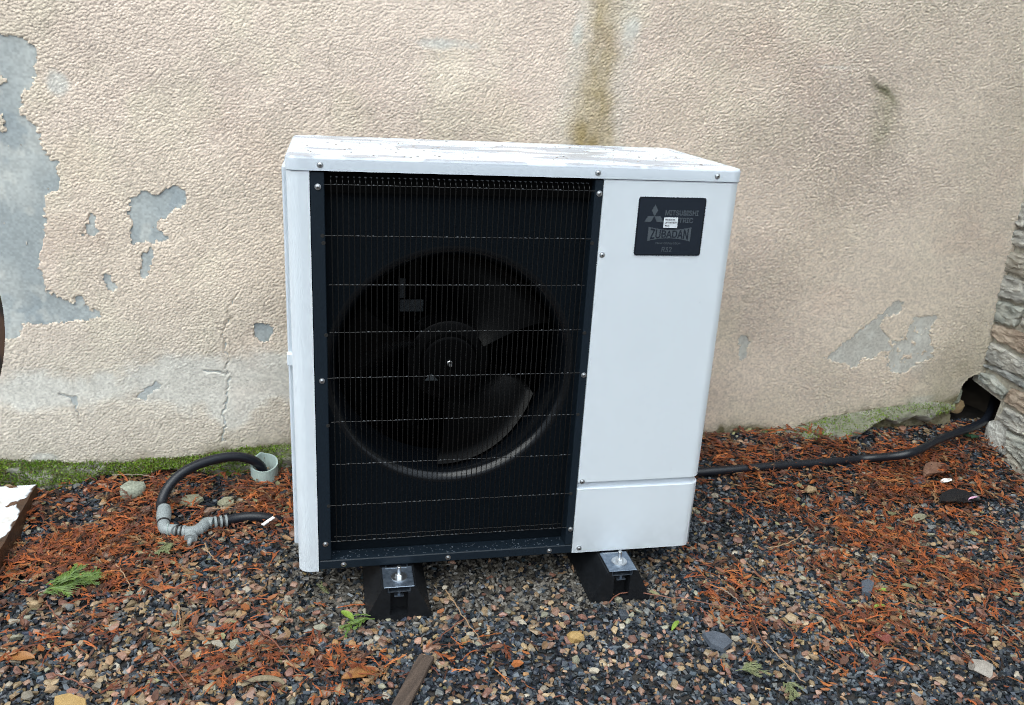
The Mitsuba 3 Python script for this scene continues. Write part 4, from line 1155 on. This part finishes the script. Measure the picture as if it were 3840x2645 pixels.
mat('white_plastic', (0.78, 0.78, 0.76), 0.4)
a, b = np.array((-0.118, 0.352, 0.033))[:2], np.array((-0.082, 0.390, 0.033))[:2]
wo = np.array([*(a + b) / 2, 0.033])
m = bx(-0.022, 0.022, -0.0055, 0.0055, -0.002, 0.002, 0.001)
d_ = b - a
m.apply_transform(trimesh.transformations.euler_matrix(0, -0.12, math.atan2(d_[1], d_[0])))
m.apply_translation(wo + [0, 0, 0])
add('plastic_strip', m, 'white_plastic')
tag('plastic_strip', 'short white plastic strip lying at the end of the black pipe', 'strip')

# black pipe on the right, from the unit into the hole
gp = [(1.173,0.507),(1.287,0.508),(1.425,0.501),(1.573,0.501),(1.710,0.504),(1.833,0.509),(1.941,0.515)]
pp3 = [(x, y, float(zg(x, y)) + 0.022) for x, y in gp]
pp3 += [(2.023, 0.450, 0.110), (2.188, 0.510, 0.122), (2.347, 0.575, 0.128), (2.503, 0.640, 0.137), (2.60, 0.72, 0.15), (2.68, 0.80, 0.17)]
add('service_pipe', tube(spline(pp3, 70), 0.0145, 18), 'hose_black', True)
tag('service_pipe', 'long black pipe running from behind the heat pump into the hole in the corner', 'pipe')

# ------------------------------------------------------------------ rusty white panel and iron hoop at the left edge
tl, bl_ = np.array((-0.782, 0.609)), np.array((-0.760, 0.195))
d = (bl_ - tl) / np.linalg.norm(bl_ - tl)
nrm = np.array([d[1], -d[0]])
if nrm[0] > 0: nrm = -nrm


def panel_color(p, n, uv):
    e = (p.x - tl[0]) * float(nrm[0]) + (p.y - tl[1]) * float(nrm[1])
    w = e + 0.05 * (fbm(p.x * 18, p.y * 18, 2.0) - 0.5)
    rust = mix((0.030, 0.016, 0.010), (0.075, 0.034, 0.016), fbm(p.x * 50, p.y * 50, p.z * 50))
    c = mix((0.62, 0.66, 0.70), (0.50, 0.40, 0.29), smoothstep(0.62, 0.72, fbm(p.x * 20, p.y * 20, 9.0)) * 0.5)
    c = mix(c, (0.10, 0.05, 0.03), smoothstep(0.735, 0.75, fbm(p.x * 26, p.y * 26, 14.0)))
    c = mix(rust, c, smoothstep(0.010, 0.017, w))
    return mix(rust, c, smoothstep(0.4, 0.7, n.z))


mat('rusty_white', proc(panel_color), 0.5)
nx_, ny_, nzg = 80, 40, 0.062
U, V = np.meshgrid(np.linspace(0, 1.25, 100), np.linspace(0, 0.8, 70), indexing='ij')
top = np.stack([tl[0] + d[0] * U * 0.9 - d[0] * 0.0 + nrm[0] * V, tl[1] + d[1] * U * 0.9 + nrm[1] * V, 0.062 + 0.002 * meshkit.fbm(np.stack([U * 8, V * 8, 0 * U], -1), 2, 3)], -1)
edge = 0.004 * (meshkit.fbm(np.stack([U * 20, 0 * U, 0 * U], -1), 3, 6) - 0.5)
top[:, 0, :2] += nrm * edge[:, :1]
low = top.copy(); low[..., 2] = -0.01
low[:, 0, :2] -= nrm * 0.002
nu, nv = U.shape
id_ = np.arange(nu * nv).reshape(nu, nv)
o = nu * nv
q = np.stack([id_[:-1, :-1], id_[1:, :-1], id_[1:, 1:], id_[:-1, 1:]], -1).reshape(-1, 4)
loop = np.r_[id_[0, :-1], id_[:-1, -1], id_[-1, ::-1][:-1], id_[::-1, 0][:-1]]
q = np.vstack([q, q[:, ::-1] + o, np.stack([loop, np.roll(loop, -1), np.roll(loop, -1) + o, loop + o], -1)])
slab = trimesh.Trimesh(np.vstack([top.reshape(-1, 3), low.reshape(-1, 3)]), np.vstack([q[:, [0, 1, 2]], q[:, [0, 2, 3]]]), process=False)
slab.fix_normals()
add('metal_panel', slab, 'rusty_white', 30)
tag('metal_panel', 'white painted metal panel with peeling rusty edge lying on the ground at lower left', 'panel')

mat('rust_iron', proc(lambda p, n, uv: mix((0.018, 0.012, 0.010), (0.075, 0.040, 0.024), smoothstep(0.4, 0.7, fbm(p.x * 40, p.y * 40, p.z * 12)))), 0.6)
hv = []
A_, B_ = 0.55, 0.59
hc = np.array([-0.748 - A_, 0.45 - 0.34, 0.655])
for rad, w in ((1.0, -0.5), (1.0, 0.5), (0.94, 0.5), (0.94, -0.5)):
    a = np.arange(160) * 2 * np.pi / 160
    hv.append(np.stack([hc[0] + A_ * np.cos(a) * rad + 0.016 * w, hc[1] + 0.34 * np.cos(a) * rad - 0.022 * w, hc[2] + B_ * np.sin(a) * rad], -1))
i, j = np.meshgrid(np.arange(4), np.arange(160), indexing='ij')
q = np.stack([i * 160 + j, i * 160 + (j + 1) % 160, ((i + 1) % 4) * 160 + (j + 1) % 160, ((i + 1) % 4) * 160 + j], -1).reshape(-1, 4)
hoop = trimesh.Trimesh(np.vstack(hv), np.vstack([q[:, [0, 1, 2]], q[:, [0, 2, 3]]]), process=False)
hoop.fix_normals()
hoop.apply_translation((0, 0, 0))
add('iron_hoop', hoop, 'rust_iron', 35)
tag('iron_hoop', 'dark rusty iron hoop standing upright at the left edge, only its rim in view', 'hoop')

# ------------------------------------------------------------------ single things lying on the gravel
mat('slate_blue', proc(lambda p, n, uv: mix((0.045, 0.055, 0.072), (0.085, 0.10, 0.125), fbm(p.x * 60, p.y * 60, p.z * 60))), 0.4)
mat('lichen_stone', proc(lambda p, n, uv: mix((0.17, 0.18, 0.14), (0.28, 0.30, 0.24), fbm(p.x * 70, p.y * 70, p.z * 70)) * (0.7 + 0.6 * noise(p.x * 200, p.y * 200, p.z * 200))), 0.9)
mat('green_stone', proc(lambda p, n, uv: mix((0.17, 0.165, 0.11), (0.25, 0.24, 0.17), fbm(p.x * 60, p.y * 60, p.z * 60))), 0.6)
mat('tan_stone', proc(lambda p, n, uv: mix((0.20, 0.14, 0.075), (0.31, 0.225, 0.13), fbm(p.x * 60, p.y * 60, p.z * 60))), 0.55)
mat('pale_stone', proc(lambda p, n, uv: mix((0.20, 0.18, 0.155), (0.30, 0.27, 0.24), fbm(p.x * 60, p.y * 60, p.z * 60))), 0.6)
mat('yellow_stone', proc(lambda p, n, uv: mix((0.27, 0.165, 0.055), (0.37, 0.245, 0.10), fbm(p.x * 60, p.y * 60, p.z * 60))), 0.6)
mat('old_wood', proc(lambda p, n, uv: mix((0.03, 0.020, 0.015), (0.095, 0.065, 0.048), fbm((p.x * 0.55 + p.y * 0.83) * 12, (p.x * 0.83 - p.y * 0.55) * 160, 3.0, 4))), 0.75)
mat('bark', proc(lambda p, n, uv: mix((0.13, 0.10, 0.06), (0.24, 0.20, 0.13), fbm(p.x * 90, p.y * 90, 1.0))), 0.8)
mat('leaf_brown', proc(lambda p, n, uv: mix((0.11, 0.055, 0.038), (0.20, 0.11, 0.075), fbm(p.x * 60, p.y * 60, 1.0))), 0.5)
mat('leaf_orange', (0.24, 0.105, 0.032), 0.5)
mat('leaf_red', (0.16, 0.045, 0.036), 0.5)
mat('leaf_green', (0.16, 0.24, 0.035), 0.5)
mat('leaf_ivy', (0.022, 0.055, 0.03), 0.35)
mat('sprig_green', proc(lambda p, n, uv: mix((0.045, 0.10, 0.015), (0.12, 0.18, 0.03), fbm(p.x * 80, p.y * 80, 1.0))), 0.5)
mat('sprig_dull', proc(lambda p, n, uv: mix((0.10, 0.13, 0.055), (0.17, 0.17, 0.08), fbm(p.x * 80, p.y * 80, 1.0))), 0.6)
mat('black_scrap', (0.012, 0.012, 0.014), 0.22)
mat('pink_scrap', (0.62, 0.36, 0.50), 0.4)


def stone_thing(key, x, y, size, m, label, yaw=0.0, flat=0.6, seed=1, sink=0.25, n=30, smooth=25, category='stone'):
    t = pebble_mesh(seed, flat, n)
    t.apply_scale(size)
    t.apply_transform(trimesh.transformations.euler_matrix(0.05, 0.05, yaw))
    t.apply_translation((x, y, float(zg(x, y)) + 0.006 + size * flat * (0.8 - sink)))
    tag(add(key, t, m, smooth), label, category)


def prism_thing(key, pts, h, m, label, category, lift=0.006, tilt=(0, 0)):
    """A flat shard with the outline pts on the ground and a chamfered top."""
    c = np.mean(pts, axis=0)
    q = np.array(pts) - c
    low = np.c_[q, np.full(len(q), 0.0)]
    up = np.c_[q * 0.93, np.full(len(q), h)]
    t = trimesh.Trimesh(np.vstack([low, up])).convex_hull
    t.apply_transform(trimesh.transformations.euler_matrix(tilt[0], tilt[1], 0))
    t.apply_translation((c[0], c[1], float(zg(*c)) + lift))
    tag(add(key, t, m), label, category)


prism_thing('slate_shard', [(0.977,-0.264),(1.010,-0.258),(1.037,-0.273),(1.045,-0.300),(1.008,-0.325),(0.982,-0.305)], 0.011, 'slate_blue', 'dark blue slate shard with pointed ends on the gravel right of centre', 'slate', 0.006, (0.08, 0.05))
prism_thing('slate_shard', [(1.516,-0.114),(1.543,-0.109),(1.548,-0.130),(1.513,-0.167),(1.493,-0.156)], 0.016, 'slate_blue', 'small cube of black slate among orange litter at lower right', 'slate', 0.007, (0.1, -0.1))
prism_thing('slate_shard', [(2.047,0.414),(2.107,0.440),(2.126,0.426),(2.086,0.393),(2.040,0.387)], 0.008, 'slate_blue', 'grey blue slate flake left of the black plastic scrap', 'slate', 0.010, (0.2, 0.1))
stone_thing('lichen_stone', *(-0.506, 0.576), 0.040, 'lichen_stone', 'rounded grey green lichen-covered stone under the mossy footing', 0.3, 0.75, 41, 0.2, 60, 50)
prism_thing('flat_stone', [(-0.371,0.518),(-0.355,0.551),(-0.317,0.555),(-0.298,0.531),(-0.327,0.498)], 0.010, 'green_stone', 'flat olive stone left of the grey pipe fittings', 'stone', 0.008, (0.1, 0))
prism_thing('flat_stone', [(-0.258,0.508),(-0.240,0.532),(-0.209,0.532),(-0.208,0.497),(-0.239,0.486)], 0.010, 'green_stone', 'flat olive stone behind the grey pipe fittings', 'stone', 0.008, (0.1, 0))
stone_thing('tan_stone', *(1.653, 0.389), 0.027, 'tan_stone', 'rounded tan stone below the black pipe at right', 0.2, 0.7, 52, 0.15)
stone_thing('pale_stone', *(1.601, -0.480), 0.034, 'pale_stone', 'large pale pinkish stone near the lower right corner', -0.5, 0.5, 53, 0.2)
stone_thing('pale_stone', *(0.658, -0.236), 0.024, 'yellow_stone', 'yellowish stone in the gravel right of the long tan twig', 0.1, 0.6, 54, 0.1)
prism_thing('sandstone_block', [(-0.473,-0.367),(-0.490,-0.290),(-0.462,-0.284),(-0.422,-0.308),(-0.405,-0.377)], 0.026, 'yellow_stone', 'yellow sandstone block cut off by the bottom left edge', 'stone', 0.004)
stone_thing('corner_stone', 2.475, 0.76, 0.042, 'tan_stone', 'pale tan stone inside the dark hole at the corner', 0.4, 0.7, 57, -0.9)
hs_ = pebble_mesh(58, 0.9, 40); hs_.apply_scale((0.034, 0.03, 0.062)); hs_.apply_translation((2.435, 0.745, 0.205))
tag(add('corner_stone', hs_, 'lichen_stone', 30), 'mossy grey stone wedged at the left side of the hole', 'stone')

# wood
wa, wb = np.array((0.295, -0.259)), np.array((0.221, -0.408))
L = float(np.linalg.norm(wb - wa))
m = bx(0, L, -0.0185, 0.0185, 0.0, 0.011, 0.0012)
v, f = trimesh.remesh.subdivide_to_size(m.vertices, m.faces, 0.012)
v = v + 0.0016 * (meshkit.fbm(v * [20, 130, 90], 3, 2) - 0.5)[:, None] * [0.4, 1, 1]
m = trimesh.Trimesh(v, f)
m.apply_transform(trimesh.transformations.euler_matrix(0.08, 0.03, math.atan2(*(wb - wa)[::-1])))
m.apply_translation((*wa, 0.012))
tag(add('wooden_lath', m, 'old_wood', 30), 'weathered brown wooden lath on the gravel at bottom centre', 'wood')
bp = np.array([(-0.114,-0.294),(-0.090,-0.282),(-0.061,-0.282),(-0.036,-0.290),(-0.024,-0.300)])
bp3 = np.c_[bp, np.full(5, 0.012) + [0, 0.006, 0.009, 0.006, 0]]
bk = tube(spline(bp3, 16), np.r_[0.003, np.linspace(0.006, 0.0085, 7), np.linspace(0.0085, 0.005, 7), 0.003], 8)
bk.vertices[:, 2] = 0.013 + (bk.vertices[:, 2] - 0.013) * 0.6
tag(add('bark_strip', bk, 'bark', 40), 'curved pale strip of bark on the gravel at lower left', 'bark')


# sprigs
def sprig(key, base, tip, m, label, seed, width=0.75, leaf=0.0015, dense=2.6, lift=0.012, category='sprig', side=6):
    base, tip = np.array(base), np.array(tip)
    d = tip - base
    L = float(np.linalg.norm(d))
    rr = np.random.default_rng(seed)
    v, f, o = [], [], 0
    fr = [frond(seed, L, dense, width, leaf)] + [frond(seed + k, L * rr.uniform(0.35, 0.6), dense, 0.7, leaf) for k in range(1, side + 1)]
    for k, (a, b) in enumerate(fr):
        R_ = rot(0 if k == 0 else rr.choice([-1, 1]) * rr.uniform(0.3, 0.65), rr.normal(0, 0.08), rr.normal(0, 0.15))
        p = a @ R_.T
        if k: p = p + [L * rr.uniform(0.1, 0.7), 0, 0.002 * k]
        v.append(p); f.append(b + o); o += len(p)
    v = np.vstack(v)
    v[:, 2] += np.maximum(0, -v[:, 2].min()) * 0.6
    v = v @ rot(math.atan2(d[1], d[0])).T + [*base, float(zg(*base)) + lift]
    return tag(add(key, trimesh.Trimesh(v, np.vstack(f), process=False), m, False), label, category)


sprig('conifer_sprig', (-0.632, 0.096), (-0.503, 0.147), 'sprig_green', 'bright green conifer sprig on the litter at left', 900, 1.0, 0.0020, 3.4, 0.020, side=13)
sprig('conifer_sprig', (0.183, -0.099), (0.101, -0.123), 'sprig_green', 'green conifer sprig in front of the left rubber foot', 910, 0.8, 0.0018, 2.6, 0.012)
sprig('conifer_sprig', (-0.347, 0.319), (-0.381, 0.247), 'sprig_dull', 'dull green conifer sprig below the pipe tee', 920, 0.9, 0.0019, 3.4, 0.012)
sprig('conifer_sprig', (1.002, -0.400), (1.079, -0.418), 'sprig_dull', 'feathery pale green sprig near the bottom right of centre', 930, 0.8, 0.0016, 2.6, 0.012)
sprig('conifer_sprig', (1.095, -0.454), (1.113, -0.506), 'sprig_dull', 'dark green feathery sprig at the bottom edge right of centre', 940, 0.8, 0.0016, 2.6, 0.012)
sprig('moss_tuft', (0.073, 0.024), (0.044, 0.059), 'sprig_dull', 'small tuft of green moss on the gravel left of the left rubber foot', 950, 0.9, 0.0016, 3.0, 0.008, 'moss')


def leaf_thing(key, base, tip, width, m, label, lift=0.012, curl=0.25, category='leaf', seed=1):
    base, tip = np.array(base), np.array(tip)
    d = tip - base
    L = float(np.linalg.norm(d))
    nu, nw = 13, 7
    u = np.linspace(0, 1, nu)[:, None]
    w = np.linspace(-1, 1, nw)[None]
    hw = width / 2 * np.sin(np.pi * np.clip(u * 0.94 + 0.03, 0, 1)) ** 0.75
    x = np.broadcast_to(L * u, (nu, nw))
    y = hw * w
    z = curl * width * (w ** 2) * 0.5 + curl * L * 0.25 * np.sin(u * 3.1) + 0.10 * width * (meshkit.noise(np.stack([x * 90, y * 90, 0 * x + seed], -1)) - 0.5)
    top = np.stack([x, y, z], -1).reshape(-1, 3)
    v = np.vstack([top, top - [0, 0, 0.0009]])
    id_ = np.arange(nu * nw).reshape(nu, nw)
    q = np.stack([id_[:-1, :-1], id_[1:, :-1], id_[1:, 1:], id_[:-1, 1:]], -1).reshape(-1, 4)
    q = np.vstack([q, q[:, ::-1] + nu * nw])
    v = v @ rot(math.atan2(d[1], d[0])).T + [*base, float(zg(*base)) + lift]
    tag(add(key, trimesh.Trimesh(v, np.vstack([q[:, [0, 1, 2]], q[:, [0, 2, 3]]]), process=False), m, True), label, category)


leaf_thing('dry_leaf', (2.106, 0.418), (2.237, 0.453), 0.075, 'leaf_brown', 'large curled brown dead leaf below the black pipe near the corner', 0.02, 0.45)
leaf_thing('dry_leaf', (2.064, 0.376), (2.123, 0.381), 0.030, 'leaf_orange', 'small orange leaf beneath the large brown dead leaf', 0.016)
leaf_thing('dry_leaf', (1.431, -0.318), (1.430, -0.362), 0.040, 'leaf_red', 'red fallen leaf among the litter at lower right', 0.014)
leaf_thing('dry_leaf', (1.883, 0.172), (1.961, 0.207), 0.030, 'green_stone', 'olive brown leaf right of the heat pump in orange litter', 0.014)
leaf_thing('dry_leaf', (-0.573, -0.140), (-0.637, -0.131), 0.030, 'leaf_orange', 'orange brown pointed leaf at the left edge near the bottom', 0.012)
leaf_thing('dry_leaf', (0.100, -0.302), (0.183, -0.286), 0.036, 'leaf_orange', 'orange brown pointed leaf left of the wooden lath', 0.012)
leaf_thing('green_bud', (0.907, -0.241), (0.939, -0.206), 0.012, 'leaf_green', 'small bright green bud on the gravel below the right rubber foot', 0.014, 0.3)
leaf_thing('green_bud', (1.548, -0.151), (1.578, -0.159), 0.016, 'leaf_green', 'yellow green leaf scrap right of the small black slate cube', 0.014, 0.3)
leaf_thing('green_bud', (1.484, -0.222), (1.523, -0.219), 0.016, 'leaf_green', 'yellow green leaf scrap below the small black slate cube', 0.014, 0.3)
leaf_thing('green_bud', (0.102, -0.064), (0.131, -0.103), 0.020, 'leaf_green', 'bright green catkin beside the sprig before the left foot', 0.018, 0.3)
for i, (u_, lab) in enumerate((((2.388, 0.594, 2.409, 0.581), 'dark green ivy leaf, left one beneath the black pipe end'), ((2.441, 0.588, 2.406, 0.572), 'dark green ivy leaf, right one beneath the black pipe end'))):
    leaf_thing('ivy_leaf', u_[:2], u_[2:], 0.030, 'leaf_ivy', lab, 0.03, 0.3, 'ivy leaf', i)

# scraps
leaf_thing('plastic_scrap', (2.059, 0.271), (2.213, 0.267), 0.085, 'black_scrap', 'crumpled black plastic scrap on the litter at right', 0.018, 0.35, 'plastic scrap', 4)
leaf_thing('plastic_scrap', (2.154, 0.255), (2.199, 0.268), 0.010, 'pink_scrap', 'tiny pink scrap on the black plastic', 0.036, 0.2, 'plastic scrap', 5)
leaf_thing('plastic_scrap', (2.139, 0.375), (2.196, 0.390), 0.022, 'white_plastic', 'small white scrap beside the large brown leaf', 0.03, 0.2, 'plastic scrap', 6)
leaf_thing('plastic_scrap', (-0.688, 0.539), (-0.666, 0.546), 0.022, 'badge_grey', 'pale blue grey scrap among the litter at left', 0.02, 0.2, 'plastic scrap', 7)

# twigs
mat('twig_red', (0.17, 0.065, 0.04), 0.55)
mat('twig_tan', (0.30, 0.19, 0.11), 0.6)
mat('twig_grey', (0.22, 0.18, 0.14), 0.6)


def twig(pts, m, label, rad=0.0021, lift=0.021):
    p = np.array(pts)
    p3 = np.c_[p, zg(p[:, 0], p[:, 1]) + lift + np.linspace(0, 0.004, len(p))]
    if len(p3) == 2:
        mid = p3.mean(0) + [0.002, 0.004, 0.004]
        p3 = np.vstack([p3[:1], mid, p3[1:]])
    s = spline(p3, 20)
    s[:, :2] += 0.0016 * np.random.default_rng(len(counts) * 7 + int(1e4 * abs(p3[0, 0]))).normal(0, 1, (20, 2))
    tag(add('twig', tube(s, np.linspace(rad, rad * 0.5, 20), 6), m, True), label, 'twig')


twig([(0.369,-0.013),(0.401,-0.133),(0.429,-0.246)], 'twig_tan', 'long tan twig on the gravel between the two rubber feet', 0.0019)
twig([(0.405,-0.132),(0.350,-0.183),(0.291,-0.244)], 'twig_red', 'reddish twig crossing below the long tan twig toward the lath')
twig([(0.782,-0.120),(0.821,-0.086),(0.865,-0.084),(0.905,-0.101),(1.002,-0.140),(1.061,-0.167),(1.116,-0.193),(1.121,-0.273),(1.108,-0.343)], 'twig_red', 'long bent twig curving from the right rubber foot to lower right', 0.0018)
twig([(1.104,-0.093),(1.117,-0.128),(1.124,-0.187)], 'twig_grey', 'short curved twig above the long bent twig at right')
twig([(-0.605,0.065),(-0.557,-0.012),(-0.504,-0.073)], 'twig_red', 'reddish twig below the bright green sprig at left', 0.0019)
twig([(-0.107,-0.099),(-0.043,-0.182),(0.004,-0.287)], 'twig_red', 'curved reddish twig left of the wooden lath and above the bark strip')
twig([(-0.308,-0.164),(-0.252,-0.242),(-0.206,-0.323)], 'twig_red', 'curved twig running to the bottom edge at lower left')
twig([(-0.515,-0.210),(-0.465,-0.240),(-0.406,-0.292)], 'twig_red', 'twig beside the yellow sandstone block')
twig([(-0.262,0.288),(-0.239,0.219),(-0.206,0.171)], 'twig_tan', 'thin twig between the pipe tee and the unit')
twig([(-0.479,0.212),(-0.443,0.152),(-0.416,0.085)], 'twig_tan', 'thin tan twig right of the bright green sprig')
twig([(-0.292,0.019),(-0.281,-0.035),(-0.273,-0.088)], 'twig_tan', 'short straight tan twig on the gravel at lower left')
twig([(-0.579,0.647),(-0.523,0.644),(-0.452,0.618)], 'twig_grey', 'grey twig lying along the foot of the mossy footing', 0.0019, 0.035)
twig([(1.335,0.078),(1.398,0.090),(1.516,0.169)], 'twig_tan', 'forked tan twig on dark gravel right of the unit', 0.0022)
twig([(1.585,-0.216),(1.633,-0.249),(1.695,-0.268)], 'twig_red', 'reddish twig right of the small black slate cube')
twig([(1.888,-0.167),(1.805,-0.252),(1.709,-0.330)], 'twig_red', 'upright-lying twig near the right edge')
twig([(1.622,-0.354),(1.594,-0.408),(1.592,-0.449)], 'twig_red', 'red twig above the large pale stone')
twig([(1.780,-0.339),(1.779,-0.382),(1.769,-0.433)], 'twig_grey', 'grey twig running off the right edge')
twig([(1.117,-0.318),(1.127,-0.397),(1.136,-0.475)], 'twig_tan', 'long tan twig behind the feathery sprigs at lower right')
twig([(1.601,0.576),(1.564,0.487),(1.528,0.441)], 'twig_red', 'thin red twig draped over the black pipe', 0.0014, 0.032)
twig([(-0.268,0.469),(-0.167,0.471),(-0.065,0.484)], 'twig_tan', 'thin tan twig behind the pipe fittings', 0.0012, 0.02)
twig([(-0.146,0.886),(-0.100,0.903),(-0.061,0.899)], 'twig_tan', 'tan twig above the drain pipe beside the unit', 0.0016, 0.06)
